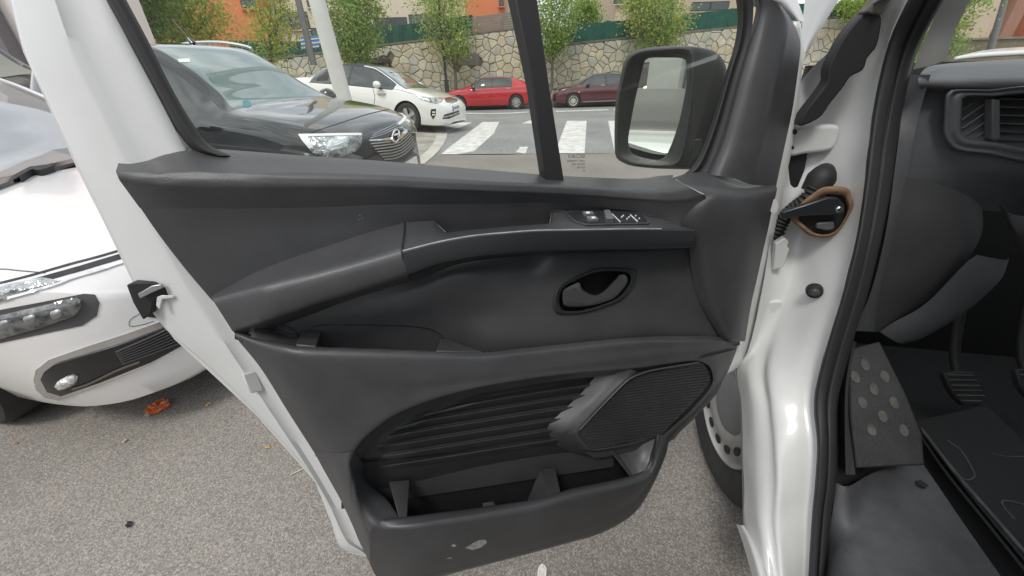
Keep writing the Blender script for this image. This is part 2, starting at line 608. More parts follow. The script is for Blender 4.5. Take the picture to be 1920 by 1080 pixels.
# ---- window: seals, fixed divider, panes
seal_o = [(188, -20), (197, 0), (238, 75), (290, 168), (330, 243), (362, 282), (392, 292)]
seal_i = [(228, -20), (237, 0), (277, 75), (326, 172), (362, 232), (394, 272), (440, 292)]
loft("window_seal", dd([[(x, y, -0.006) for x, y in seal_o], [(x * .65 + a * .35, y * .65 + b * .35, 0.014) for (x, y), (a, b) in zip(seal_o, seal_i)], [(x * .2 + a * .8, y * .2 + b * .8, 0.010) for (x, y), (a, b) in zip(seal_o, seal_i)], [(a, b, -0.012) for a, b in seal_i]]), M['rubber'], door, n=50, sub=3, smooth_rows=True)
sail_l = [(1377, -20), (1383, 33), (1377, 83), (1360, 140), (1333, 233), (1307, 298), (1280, 328), (1240, 338)]
sail_r = [(1412, -20), (1412, 33), (1404, 83), (1386, 140), (1360, 233), (1338, 298), (1326, 322), (1300, 332)]
loft("window_seal", dd([[(a, b, -0.014) for a, b in sail_l], [(x * .3 + a * .7, y * .3 + b * .7, 0.008) for (x, y), (a, b) in zip(sail_r, sail_l)], [(x * .6 + a * .4, y * .6 + b * .4, 0.004) for (x, y), (a, b) in zip(sail_r, sail_l)], [(x, y, 0.012) for x, y in sail_r]]), M['rubber'], door, n=50, sub=3, smooth_rows=True)
def bar(pxy, w0, w1, m, name):
    P0 = [D(x, y, w0) for x, y in pxy]
    return prism(name, P0, DN * (w1 - w0), m, door, bev=0.003)
bar([(948, -12), (991, -12), (1016, 160), (1046, 345), (1013, 345), (985, 160)], -0.022, 0.012, M['black'], "window_divider")
bar([(988, -12), (994, -12), (1019, 160), (1049, 345), (1044, 345), (1014, 160)], -0.018, 0.006, M['rubber'], "divider_seal")
pane_l = [(200, -30), (270, 75), (330, 185), (400, 285), (600, 312), (860, 332), (1028, 345), (1000, 160), (965, -30)]
pane_r = [(972, -30), (1003, 160), (1030, 345), (1200, 350), (1290, 338), (1330, 290), (1372, 160), (1392, 60), (1392, -30)]
mesh("window_pane", [D(x, y, -0.016) for x, y in pane_l], [tuple(range(len(pane_l)))], M['pane'], door, False)
mesh("quarter_window_pane", [D(x, y, -0.016) for x, y in pane_r], [tuple(range(len(pane_r)))], M['pane'], door, False)

def text_on(name, body, p, right, up, size, m, parent, ext=0.0006, align='LEFT', sx=1.0):
    c = bpy.data.curves.new(name, 'FONT')
    c.body = body
    c.size = size
    c.align_x = align
    c.extrude = ext
    o = bpy.data.objects.new(name + "_tmp", c)
    COL.objects.link(o)
    dg = bpy.context.evaluated_depsgraph_get()
    me = bpy.data.meshes.new_from_object(o.evaluated_get(dg))
    bpy.data.objects.remove(o)
    right = np.asarray(right, float); right /= np.linalg.norm(right)
    up = np.asarray(up, float); up = up - right * (up @ right); up /= np.linalg.norm(up)
    nn = np.cross(right, up)
    vs = [np.asarray(p) + right * v.co.x * sx + up * v.co.y + nn * v.co.z for v in me.vertices]
    fs = [tuple(q.vertices) for q in me.polygons]
    return mesh(name, vs, fs, m, parent, False, recalc=False)

# the maker's etching is on the outer face, so it reads backwards from in here
for k, (tx, sz) in enumerate((("SECURIT", 0.0105), ("LAMI TEMPERED", 0.0058), ("43R-001 583", 0.0058), ("AS2 M4 . . .", 0.0058), ("22", 0.0058))):
    y_ = 296 + (0 if k == 0 else 1 + 6.2 * k)
    text_on("glass_etching", tx, D(1097, y_, -0.0145), D(1060, y_ + 1, -0.0145) - D(1097, y_, -0.0145), DV, sz, M['etch'], door, ext=0.0002)

# ---- belt trim: ledge, lip and face
far_ = [(221, 309, .0), (268, 307, .0), (317, 290, .0), (355, 283, .0), (402, 285, .0), (589, 299, .0), (720, 308, .0), (860, 320, .0), (1015, 333, .0), (1100, 338, .002), (1195, 341, .004), (1235, 336, .01), (1262, 334, .02)]
lip_ = [(217, 322, .034), (268, 325, .040), (317, 327, .043), (365, 328, .045), (433, 329, .046), (589, 329, .046), (720, 332, .046), (860, 339, .046), (1015, 347, .046), (1100, 352, .048), (1195, 358, .055), (1250, 357, .068), (1287, 348, .076)]
face_ = [(224, 338, .036), (268, 345, .043), (317, 350, .047), (365, 352, .048), (433, 353, .049), (589, 352, .049), (720, 352, .049), (860, 357, .049), (1015, 363, .049), (1100, 367, .052), (1195, 374, .062), (1270, 378, .08), (1324, 369, .094)]
cre_ = [(262, 390, .030), (300, 391, .031), (350, 391, .032), (400, 391, .032), (450, 391, .032), (589, 389, .032), (720, 384, .032), (860, 383, .032), (1015, 380, .034), (1100, 386, .040), (1190, 397, .054), (1245, 412, .068), (1274, 424, .080)]
back_ = [(x, y - 6, -.02) for x, y, _w in far_]
def mixrow(a, b, t, dw=0.0):
    return [(p[0] * (1 - t) + q[0] * t, p[1] * (1 - t) + q[1] * t, p[2] * (1 - t) + q[2] * t + dw) for p, q in zip(a, b)]
loft("belt_trim", dd([back_, far_, mixrow(far_, lip_, .5, .003), mixrow(far_, lip_, .93, .004), lip_, mixrow(lip_, face_, .12, .003), mixrow(lip_, face_, .9, .002), face_, mixrow(face_, cre_, .9), cre_]), M['trim'], door, n=110, sub=3, smooth_rows=True)

# ---- upper recessed panel behind the armrest
up = [
    [(262, 388, .030), (350, 391, .032), (450, 391, .032), (589, 389, .032), (720, 384, .032), (860, 383, .032), (1015, 380, .034), (1100, 386, .040), (1190, 397, .054), (1272, 423, .078)],
    [(298, 440, .028), (370, 430, .028), (460, 425, .028), (589, 418, .028), (720, 410, .028), (860, 406, .026), (1015, 396, .028), (1100, 396, .034), (1190, 402, .05), (1272, 426, .076)],
    [(348, 505, .028), (410, 490, .028), (480, 475, .028), (589, 455, .028), (720, 430, .026), (860, 430, .020), (1015, 414, .022), (1100, 404, .03), (1190, 410, .046), (1272, 430, .074)],
    [(400, 566, .028), (470, 545, .028), (530, 520, .028), (600, 495, .028), (720, 462, .026), (860, 452, .018), (1015, 430, .02), (1100, 420, .03), (1190, 424, .046), (1272, 440, .074)],
]
upper_panel = loft("upper_panel", dd(up), M['trim_dark'], door, n=90, sub=5, smooth_rows=True)

# ---- armrest wedge
a_top = [(396, 555, .026), (472, 513, .026), (550, 482, .026), (612, 461, .026), (667, 443, .026), (712, 430, .026), (760, 417, .026)]
a_rdg = [(399, 563, .045), (472, 541, .098), (530, 526, .106), (589, 513, .112), (650, 497, .114), (700, 483, .115), (754, 467, .116)]
a_low = [(436, 621, .050), (499, 600, .102), (545, 586, .108), (589, 571, .112), (650, 553, .114), (705, 536, .115), (765, 517, .116)]
a_und = [(470, 640, .02), (520, 612, .04), (560, 598, .04), (600, 583, .04), (655, 562, .04), (710, 545, .04), (768, 526, .04)]
armrest = loft("armrest", dd([a_top, mixrow(a_top, a_rdg, .6), mixrow(a_top, a_rdg, .92, .001), mixrow(a_rdg, a_low, .06, .003), mixrow(a_rdg, a_low, .3, .006), mixrow(a_rdg, a_low, .7, .006), mixrow(a_rdg, a_low, .96, .002), mixrow(a_low, a_und, .06), a_und]), M['trim'], door, n=80, sub=3, smooth_rows=True)
# end wall of the wedge where the satin pull handle starts
ew = [(760, 417, .026), (754, 467, .116), (752, 472, .119), (765, 517, .116), (768, 526, .04)]
# ---- satin pull handle with its top pad
h_back = [(758, 417, .028), (784, 415, .028), (810, 414, .028), (836, 436, .040), (894, 430, .040), (960, 424, .040), (1031, 419, .040), (1036, 397, .030), (1110, 395, .038), (1190, 398, .050), (1235, 410, .066), (1290, 427, .084)]
h_rdg = [(753, 470, .118), (784, 462, .118), (820, 453, .118), (856, 446, .118), (894, 440, .118), (950, 435, .118), (1005, 431, .118), (1060, 430, .118), (1120, 429, .117), (1190, 428, .115), (1240, 428, .112), (1302, 429, .106)]
h_frt = [(753, 476, .123), (784, 468, .123), (820, 459, .123), (856, 452, .123), (894, 446, .123), (950, 441, .123), (1005, 437, .123), (1060, 436, .123), (1120, 435, .122), (1190, 434, .120), (1240, 434, .117), (1302, 435, .110)]
h_low = [(765, 515, .120), (793, 505, .120), (825, 494, .120), (860, 487, .120), (896, 481, .120), (950, 475, .120), (1005, 471, .120), (1060, 469, .120), (1120, 468, .119), (1190, 466, .117), (1240, 465, .114), (1302, 463, .108)]
h_bak = [(775, 528, .060), (800, 518, .060), (832, 504, .060), (865, 494, .060), (900, 488, .060), (950, 482, .060), (1005, 478, .060), (1060, 475, .055), (1120, 473, .055), (1190, 471, .055), (1240, 470, .06), (1302, 466, .07)]
pull = loft("pull_handle", dd([h_rdg, mixrow(h_rdg, h_frt, .5, .002), h_frt, mixrow(h_frt, h_low, .5, .002), mixrow(h_frt, h_low, .94, .001), h_low, h_bak]), M['trim_gloss'], door, n=100, sub=2)
arm_top = loft("armrest_top", [lin(r, 160) for r in dd([h_back, mixrow(h_back, h_rdg, .5), mixrow(h_back, h_rdg, .9), h_rdg])], M['trim'], door, n=160, sub=3, curve=False)
# highlight along the ridge, put in as a thin pale tube
tube("handle_edge_glint", dd([mixrow(h_rdg, h_frt, .2, .001)[:11]])[0], 0.0014, mat("painted_ridge_highlight", (0.30, 0.31, 0.31), 0.4), door, seg=6, n=80)
tube("pad_joint", dd([[(759, 417, .030), (757, 440, .076), (753, 468, .12), (757, 490, .121), (765, 516, .119)]])[0], 0.0012, M['black'], door, seg=6, n=24)
tube("pad_edge", dd([[(810, 414, .031), (823, 424, .034), (836, 436, .043)]])[0], 0.0016, M['trim'], door, seg=6, n=10)
tube("pad_edge", dd([[(1031, 419, .043), (1033, 408, .038), (1035, 397, .032), (1060, 396, .036)]])[0], 0.0013, M['trim'], door, seg=6, n=10)

# ---- switch block on the armrest top
bt = bvh_of(arm_top)
sw = [(1059, 402), (1069, 397.5), (1140, 398), (1191, 401), (1207, 407), (1219, 417), (1216, 421.5), (1098, 424.5), (1076, 418)]
decal("switch_panel", sw, bt, M['trim'], door, step=5, lift=0.003)
sw2 = [(1064, 403), (1072, 399.5), (1140, 400), (1189, 403), (1203, 408), (1212, 416), (1210, 419), (1100, 422), (1080, 416.5)]
decal("switch_recess", sw2, bt, M['trim_gloss'], door, step=5, lift=0.0042)
b_ = [[(1091, 404.5), (1108, 404), (1112, 408.5), (1096, 410)], [(1098, 413.5), (1115, 413), (1120, 419), (1104, 420)]]
for k in b_:
    decal("window_switch", k, bt, mat("grey_switch", (0.16, 0.17, 0.17), 0.4), door, step=4, lift=0.009, depth=0.004)
decal("switch_well", [(1106, 403.5), (1122, 403.5), (1115, 411)], bt, M['black'], door, step=4, lift=0.0055)
for cx, cy in ((1100, 407.3), (1110, 416.7)):
    decal("switch_symbol", [(cx - 3, cy - 1.4), (cx + 3.4, cy - 1.6), (cx + 4, cy + 1.6), (cx - 2, cy + 1.8)], bt, M['mark'], door, step=3, lift=0.0098, depth=0.0005)
decal("mirror_knob", [(1130, 404), (1140, 404), (1148, 421), (1134, 421.5)], bt, mat("grey_knob", (0.12, 0.13, 0.13), 0.35), door, step=4, lift=0.012)  # knob in plain dark grey
for p0, p1 in (((1146, 405), (1162, 420.5)), ((1180, 406.5), (1194, 419.5))):
    ribbon("chrome_bar", [p0, p1], 0.9, bt, M['mark'], door, lift=0.0055, depth=.002)
for cx, cy in ((1164, 411.5), (1167, 409), (1177.5, 411.8), (1174, 414.7), (1190, 409), (1196.5, 414)):
    decal("switch_symbol", [(cx - 1.1, cy - 0.7), (cx + 1.1, cy - 0.7), (cx + 1.2, cy + 0.7), (cx - 1.0, cy + 0.7)], bt, M['mark'], door, step=3, lift=0.0062, depth=0.0005)

# ---- hinge-side cover block
blk = [
    [(1262, 333, .016), (1292, 325, .012), (1330, 322, .006), (1365, 332, .006), (1400, 342, .006), (1452, 345, .010)],
    [(1288, 348, .078), (1310, 346, .078), (1340, 345, .074), (1375, 350, .070), (1405, 352, .066), (1456, 351, .052)],
    [(1326, 368, .099), (1343, 364, .104), (1362, 361, .105), (1385, 360, .104), (1415, 358, .098), (1457, 356, .074)],
    [(1308, 381, .099), (1330, 378, .107), (1355, 376, .110), (1385, 375, .109), (1415, 374, .102), (1453, 373, .074)],
    [(1284, 406, .094), (1320, 402, .108), (1350, 400, .112), (1385, 400, .111), (1415, 400, .103), (1446, 401, .073)],
    [(1275, 424, .088), (1315, 424, .106), (1350, 424, .111), (1385, 425, .110), (1412, 426, .101), (1441, 427, .071)],
    [(1292, 466, .072), (1320, 466, .098), (1350, 467, .106), (1380, 468, .106), (1405, 469, .097), (1431, 470, .068)],
    [(1296, 508, .060), (1322, 510, .088), (1348, 512, .100), (1375, 513, .101), (1398, 514, .092), (1421, 516, .065)],
    [(1312, 566, .058), (1334, 568, .078), (1354, 569, .088), (1374, 570, .089), (1392, 571, .083), (1408, 573, .062)],
    [(1352, 634, .062), (1362, 635, .074), (1371, 635, .080), (1380, 635, .080), (1389, 634, .075), (1398, 634, .060)],
    [(1356, 640, .04), (1364, 641, .045), (1372, 641, .045), (1380, 641, .045), (1388, 640, .045), (1396, 640, .04)],
]
loft("hinge_cover", dd(blk), M['trim'], door, n=40, sub=3, smooth_rows=True)

# ---- inner panel round the handle, with the hand scoop
ip = [
    [(470, 592, .024), (560, 570, .024), (660, 545, .022), (764, 512, .020), (850, 486, .020), (931, 470, .018), (1000, 463, .022), (1040, 462, .046), (1110, 460, .05), (1200, 458, .05), (1300, 456, .05)],
    [(500, 612, .026), (580, 590, .026), (664, 565, .026), (764, 535, .030), (850, 502, .040), (931, 497, .042), (1000, 494, .044), (1038, 478, .056), (1110, 476, .056), (1200, 474, .056), (1305, 474, .056)],
    [(512, 622, .027), (590, 602, .027), (670, 580, .029), (764, 552, .037), (850, 519, .052), (931, 519, .054), (1000, 517, .056), (1042, 498, .060), (1110, 496, .060), (1200, 494, .058), (1305, 496, .056)],
    [(526, 632, .027), (598, 612, .027), (676, 595, .029), (764, 575, .038), (850, 548, .051), (931, 545, .057), (1000, 542, .060), (1050, 530, .062), (1110, 526, .062), (1200, 524, .060), (1308, 530, .056)],
    [(540, 645, .026), (604, 624, .027), (680, 612, .027), (764, 606, .029), (850, 600, .037), (931, 592, .048), (1000, 588, .058), (1060, 584, .062), (1120, 580, .062), (1210, 576, .060), (1320, 580, .056)],
    [(550, 665, .024), (610, 650, .024), (690, 642, .022), (770, 645, .020), (850, 650, .026), (920, 650, .048), (1000, 640, .062), (1060, 634, .066), (1120, 628, .066), (1215, 618, .064), (1345, 622, .056)],
    [(556, 690, .018), (615, 690, .014), (692, 690, .012), (772, 690, .012), (850, 690, .016), (920, 685, .04), (1000, 672, .055), (1060, 664, .06), (1120, 655, .06), (1215, 645, .058), (1360, 645, .05)],
]
inner_panel = loft("inner_panel", dd(ip), M['trim'], door, n=120, sub=6, smooth_rows=True)
bi = bvh_of(inner_panel)
ribbon("tray_outline", [(577, 640), (580, 622), (592, 611), (640, 609), (720, 610), (790, 614), (820, 624), (834, 640), (838, 656)], 2.0, bi, M['black'], door, lift=0.0006, depth=0.002)
# tray end cheeks
prism("tray_cheek", dd([[(566, 626, .03), (604, 626, .03), (594, 655, .10), (556, 652, .095)]])[0], DV * 0.006 , M['trim'], door, bev=0.002)  # roof paler and greyer than the brown body
prism("tray_cheek", dd([[(826, 640, .03), (838, 639, .03), (906, 664, .098), (818, 662, .105)]])[0], DV * 0.005, M['trim'], door, bev=0.002)
loft("corner_gusset", dd([[(470, 590, .03), (500, 600, .03), (520, 607, .03), (540, 612, .03)], [(480, 605, .05), (505, 612, .04), (528, 618, .03), (556, 625, .03)], [(470, 632, .065), (500, 640, .07), (530, 648, .085), (566, 655, .095)]]), M['trim_dark'], door, n=20, sub=4)

# ---- inner release handle
def ring(pts, w, n=72):
    return [D(x, y, w) for x, y in cat_rom(pts, n, True)]
ho = [(1043, 586), (1039, 556), (1054, 533), (1105, 508), (1140, 502), (1184, 505), (1194, 517), (1187, 537), (1164, 562), (1116, 581), (1079, 589)]
def sc(pts, k, c=(1114, 546)):
    return [(c[0] + (x - c[0]) * k, c[1] + (y - c[1]) * k) for x, y in pts]
_hp = sc(ho, 0.92)
_bm = bmesh.new(); _bm.from_mesh(inner_panel.data)
_del = [f for f in _bm.faces if in_poly(*project(np.array(f.calc_center_median())), _hp)]
bmesh.ops.delete(_bm, geom=_del, context='FACES'); _bm.to_mesh(inner_panel.data); _bm.free()
loft("handle_bezel", [ring(sc(ho, 1.03), 0.052), ring(sc(ho, 1.0), 0.067), ring(sc(ho, 0.955), 0.0695), ring(sc(ho, 0.865), 0.068), ring(sc(ho, 0.845), 0.062), ring(sc(ho, 0.83), 0.030)], M['trim_gloss'], door, n=72, closed=True, curve=True, sub=2, auto=50)
mesh("handle_cup", [D(1125, 545, -0.005)] + ring(sc(ho, 0.93), 0.034, 40), [(0, i + 1, (i + 1) % 40 + 1) for i in range(40)], M['black'], door)
lever = [(1056, 545), (1070, 536), (1086, 530), (1091, 541), (1104, 550), (1118, 553), (1133, 545), (1150, 528), (1163, 515), (1175, 517), (1177, 528), (1166, 545), (1151, 560), (1128, 569), (1106, 574), (1080, 576), (1058, 574), (1054, 560)]
lv = cat_rom(lever, 80, True)
c0 = np.array([(x, y, .066) for x, y in lv])
lc = np.array([1110, 560])
verts_ = [D(x, y, .045) for x, y, _ in c0] + [D(x, y, .066) for x, y, _ in c0]
shr = []
for x, y, _ in c0:
    sx_, sy_ = x + (lc[0] - x) * 0.03, y + (np.interp(x, [1050, 1110, 1180], [560, 563, 535]) - y) * 0.22
    shr.append((sx_, sy_))
verts_ += [D(x, y, .0715) for x, y in shr]
mid_ = [(x + (lc[0] - x) * 0.04, np.interp(x, [1050, 1080, 1110, 1140, 1180], [560, 558, 563, 556, 526]) * 0.6 + y * 0.4) for x, y in shr]
verts_ += [D(x, y, .0715) for x, y in mid_]
fs_ = grid_faces(4, 80, True)
fs_ += [tuple(range(3 * 80, 4 * 80))]
mesh("release_lever", verts_, fs_, mat("satin_grey_lever", (0.06, 0.062, 0.065), .28), door, True, auto=45)

# ---- lower trim
crest = [(438, 622, .05), (490, 640, .072), (542, 653, .098), (605, 655, .103), (667, 657, .105), (745, 660, .106), (822, 663, .106), (909, 665, .102), (975, 658, .096), (1042, 651, .091), (1190, 637, .083), (1300, 635, .075), (1387, 634, .05)]
crestb = [(440, 618, .03), (492, 634, .055), (546, 647, .088), (608, 651, .094), (668, 653, .096), (745, 656, .097), (822, 659, .097), (909, 661, .09), (975, 654, .085), (1042, 647, .08), (1190, 633, .07), (1300, 630, .06), (1387, 630, .03)]
cdrop = [(x, y + 18, .06) for x, y, _ in crestb]
c1 = [(448, 640, .055), (500, 662, .080), (556, 676, .106), (612, 680, .112), (667, 682, .114), (745, 683, .115), (822, 684, .115), (909, 683, .112), (975, 677, .107), (1042, 671, .102), (1190, 656, .093), (1300, 648, .084), (1384, 645, .055)]
cm = [(490, 692, .058), (530, 705, .088), (575, 714, .104), (620, 718, .111), (667, 720, .113), (745, 716, .115), (822, 709, .115), (909, 702, .113), (975, 695, .110), (1042, 688, .105), (1190, 670, .098), (1300, 660, .088), (1378, 664, .055)]
cn = [(540, 772, .058), (570, 772, .088), (600, 772, .103), (632, 768, .110), (667, 760, .112), (745, 742, .113), (822, 724, .113), (909, 714, .112), (975, 703, .110), (1042, 696, .105), (1190, 682, .098), (1300, 670, .088), (1372, 680, .055)]
ar = [(590, 850, .058), (618, 850, .090), (640, 850, .104), (662, 846, .110), (682, 822, .111), (730, 784, .112), (800, 753, .112), (887, 729, .111), (960, 716, .109), (1042, 704, .105), (1185, 691, .098), (1307, 677, .086), (1366, 694, .055)]
arb = [(592, 856, .05), (622, 860, .06), (650, 866, .07), (672, 862, .080), (694, 836, .080), (742, 797, .080), (812, 765, .080), (892, 740, .080), (964, 727, .080), (1046, 714, .080), (1186, 699, .080), (1306, 685, .074), (1360, 706, .05)]
loft("lower_trim", dd([cdrop, crestb, crest, mixrow(crest, c1, .35, .004), c1, cm, cn, mixrow(cn, ar, .8, .002), ar, mixrow(ar, arb, .35, -.004), arb]), M['trim'], door, n=120, sub=4, smooth_rows=True)
side = [
    [(588, 845, .058), (618, 846, .09), (643, 850, .106), (662, 846, .110), (676, 862, .085), (684, 872, .055)],
    [(602, 872, .058), (628, 870, .095), (646, 868, .110), (655, 867, .113), (668, 880, .09), (682, 892, .055)],
    [(616, 897, .058), (636, 893, .10), (650, 891, .113), (658, 890, .116), (676, 904, .09), (700, 914, .058)],
    [(641, 942, .060), (654, 937, .105), (662, 935, .117), (669, 934, .120), (692, 938, .10), (726, 938, .085)],
    [(664, 992, .062), (677, 984, .115), (686, 980, .126), (699, 977, .131), (720, 972, .125), (748, 970, .125)],
    [(672, 1012, .062), (684, 1003, .12), (694, 997, .132), (706, 988, .137), (728, 982, .137), (760, 977, .14)],
    [(688, 1045, .064), (693, 1035, .105), (698, 1025, .122), (706, 1012, .132), (722, 1002, .136), (750, 996, .138)],
    [(703, 1078, .066), (706, 1074, .09), (710, 1068, .105), (716, 1060, .112), (728, 1052, .118), (746, 1046, .12)],
]
loft("lower_trim", dd(side), M['trim'], door, n=40, sub=4, smooth_rows=True)
rim_i = [(722, 972, .125), (770, 968, .128), (830, 961, .130), (887, 954, .130), (945, 945, .130), (1000, 936, .130), (1063, 919, .127), (1125, 906, .12), (1180, 893, .112), (1208, 878, .10), (1222, 845, .09), (1230, 815, .086)]
rim = [(708, 986, .137), (765, 977, .143), (828, 970, .146), (887, 962, .147), (945, 953, .147), (1000, 944, .147), (1063, 927, .143), (1125, 914, .136), (1186, 900, .126), (1217, 884, .112), (1232, 846, .100), (1239, 815, .090)]
rim2 = [(694, 1000, .134), (765, 991, .154), (828, 984, .157), (887, 976, .158), (945, 967, .158), (1000, 958, .158), (1063, 941, .154), (1125, 926, .147), (1192, 909, .134), (1224, 889, .117), (1240, 849, .103), (1247, 817, .090)]
f2 = [(694, 1055, .105), (765, 1060, .142), (828, 1052, .148), (887, 1040, .149), (945, 1026, .149), (1000, 1013, .149), (1063, 994, .144), (1120, 974, .137), (1180, 945, .122), (1216, 907, .106), (1243, 856, .094), (1252, 825, .082)]
f3 = [(708, 1088, .075), (770, 1096, .110), (832, 1078, .118), (895, 1062, .12), (950, 1048, .12), (1005, 1034, .12), (1070, 1016, .116), (1130, 998, .11), (1186, 965, .10), (1218, 921, .088), (1246, 860, .080), (1254, 828, .074)]
f4 = [(712, 1092, .03), (774, 1100, .04), (834, 1080, .04), (896, 1063, .04), (950, 1049, .04), (1005, 1034, .04), (1070, 1016, .04), (1130, 997, .04), (1186, 963, .04), (1218, 919, .04), (1245, 858, .04), (1253, 826, .04)]
rim_d = [(x, y + 26, .11) for x, y, _ in rim_i]
lower_pocket = loft("lower_pocket_front", dd([rim_d, rim_i, mixrow(rim_i, rim, .6, .004), rim, mixrow(rim, rim2, .6, .003), rim2, mixrow(rim2, f2, .5, .003), f2, mixrow(f2, f3, .6, .006), f3, f4]), M['trim_dark'], door, n=110, sub=4, smooth_rows=True)
strip_i = [(1300, 676, .088), (1318, 679, .086), (1333, 692, .083), (1334, 722, .083), (1300, 765, .086), (1262, 800, .090), (1236, 820, .092)]
strip_o = [(1380, 655, .055), (1372, 680, .055), (1362, 700, .055), (1348, 726, .055), (1314, 767, .055), (1276, 805, .055), (1254, 830, .06)]
loft("speaker_surround", dd([strip_i, mixrow(strip_i, strip_o, .45, .012), mixrow(strip_i, strip_o, .85, .008), strip_o, [(x - 2, y, .02) for x, y, _ in strip_o]]), M['trim'], door, n=60, sub=3, smooth_rows=True)

# ---- ribbed panel at the back of the pocket (real ridges)
def sstep_(t):
    return t * t * (3 - 2 * t)
nx_, ny_ = 200, 190
vs_ = []
archx = np.array([p[0] for p in arb]); archy = np.array([p[1] for p in arb])
for j in range(ny_):
    for i in range(nx_):
        px = 640 + (1150 - 640) * i / (nx_ - 1)
        y0 = np.interp(px, archx, archy) - 14
        y1 = 905 - 0.155 * (px - 700) + 40
        if y1 < y0 + 40: y1 = y0 + 40
        py = y0 + (y1 - y0) * j / (ny_ - 1)
        ph = (py + 0.158 * (px - 1000) - 829.5) / 18.6
        fr = ph - math.floor(ph)
        fq = (fr + 0.18) % 1.0
        rb = sstep_(fq / 0.24) if fq < 0.24 else 1 - (fq - 0.24) / 0.76
        fade = max(0, min(1, (px - 690 - 26 * abs(math.sin(ph * 1.3))) / 60.0)) * max(0, min(1, (py - y0 - 20) / 10.0)) * (1 if ph < 0.5 else 0)
        vs_.append(D(px, py, 0.044 + 0.021 * rb * fade + max(0, ph) * 0.0012))
mesh("ribbed_panel", vs_, grid_faces(ny_, nx_), M['trim_dark'], door)
# pocket back, floor, ends and dividers
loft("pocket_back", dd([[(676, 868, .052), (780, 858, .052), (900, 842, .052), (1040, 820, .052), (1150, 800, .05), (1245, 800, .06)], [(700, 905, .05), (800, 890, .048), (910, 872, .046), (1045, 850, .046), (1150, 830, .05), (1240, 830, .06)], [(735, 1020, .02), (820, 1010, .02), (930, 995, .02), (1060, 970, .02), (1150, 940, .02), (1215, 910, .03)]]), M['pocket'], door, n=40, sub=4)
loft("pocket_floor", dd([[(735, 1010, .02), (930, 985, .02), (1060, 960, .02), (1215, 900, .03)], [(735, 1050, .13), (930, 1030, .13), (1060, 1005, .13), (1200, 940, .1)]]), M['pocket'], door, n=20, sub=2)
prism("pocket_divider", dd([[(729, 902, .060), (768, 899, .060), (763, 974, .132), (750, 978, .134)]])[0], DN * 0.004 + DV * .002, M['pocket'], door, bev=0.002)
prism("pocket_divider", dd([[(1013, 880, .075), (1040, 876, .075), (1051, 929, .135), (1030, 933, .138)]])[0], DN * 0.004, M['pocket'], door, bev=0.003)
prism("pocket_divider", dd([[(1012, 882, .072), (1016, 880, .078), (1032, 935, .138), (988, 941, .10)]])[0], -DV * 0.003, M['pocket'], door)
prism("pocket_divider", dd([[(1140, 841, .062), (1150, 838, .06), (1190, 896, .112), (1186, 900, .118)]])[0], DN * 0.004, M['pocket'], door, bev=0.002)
loft("pocket_end", dd([[(1150, 838, .056), (1170, 838, .058), (1200, 828, .064), (1236, 818, .085)], [(1170, 868, .085), (1186, 866, .084), (1206, 856, .084), (1226, 842, .09)], [(1190, 898, .115), (1198, 893, .112), (1208, 884, .11), (1218, 876, .105)]]), M['trim'], door, n=24, sub=4, smooth_rows=True)
prism("bottle_tab", dd([[(904, 942, .085), (926, 939, .085), (929, 955, .085), (906, 958, .085)]])[0], DN * 0.02, M['trim'], door, bev=0.002)
tube("pocket_rib", dd([[(930, 950, .08), (960, 948, .085), (1000, 944, .085)]])[0], 0.003, M['trim'], door, seg=6, n=8)

# ---- speaker grille
gl_o = [(1087, 806), (1128, 764), (1165, 726), (1185, 710), (1216, 698), (1260, 690), (1310, 682), (1326, 692), (1328, 720), (1296, 760), (1262, 794), (1238, 816), (1180, 830), (1112, 842), (1096, 830)]
go = cat_rom(gl_o, 120, True)
bnd = [tuple(p) for p in go]
xs_ = np.arange(1080, 1334, 2.6); ys_ = np.arange(676, 846, 0.8)
idx = {}
vs_, fs_ = [], []
for j, y in enumerate(ys_):
    for i, x in enumerate(xs_):
        if in_poly(x, y, bnd):
            ph = (y + 0.13 * (x - 1200)) / 5.2
            fr = ph - math.floor(ph)
            rg = 0.0028 * (1 if fr < 0.5 else 0)
            bx = ((x - 1207) / 120) ** 2 + ((y - 762) / 85) ** 2
            idx[(i, j)] = len(vs_)
            vs_.append(D(x, y, 0.087 + rg + 0.004 * (1 - min(1, bx))))
for (i, j) in idx:
    if all(k in idx for k in ((i + 1, j), (i + 1, j + 1), (i, j + 1))):
        fs_.append((idx[(i, j)], idx[(i + 1, j)], idx[(i + 1, j + 1)], idx[(i, j + 1)]))
mesh("speaker_grille", vs_, fs_, M['trim_dark'], door, False)
prism("speaker_backing", [D(1207 + (x - 1207) * 1.07, 762 + (y - 762) * 1.05, .045) for x, y in go[::3]], DN * .025, M['trim_dark'], door)
tube("grille_edge", dd([[(1087, 806, .093), (1128, 762, .097), (1165, 724, .098), (1185, 708, .098), (1216, 696, .097), (1260, 688, .095), (1310, 680, .091)]])[0], 0.0022, M['trim'], door, seg=8, n=50)  # thin bead put in for the highlight along the grille frame
bev_o = [(1140, 690, .070), (1118, 704, .060), (1092, 735, .056), (1060, 766, .056), (1028, 798, .056), (1030, 815, .055), (1042, 832, .052), (1066, 846, .05), (1110, 858, .045), (1170, 850, .045), (1236, 825, .06)]
bev_m = [(1165, 690, .088), (1152, 708, .084), (1120, 742, .082), (1088, 774, .080), (1058, 806, .078), (1052, 818, .070), (1060, 832, .064), (1078, 845, .060), (1112, 853, .058), (1172, 845, .062), (1237, 820, .08)]
bev_i = [(1190, 694, .098), (1182, 706, .097), (1160, 726, .096), (1125, 762, .094), (1086, 804, .091), (1084, 814, .089), (1090, 824, .087), (1098, 832, .086), (1114, 843, .086), (1178, 832, .086), (1238, 816, .089)]
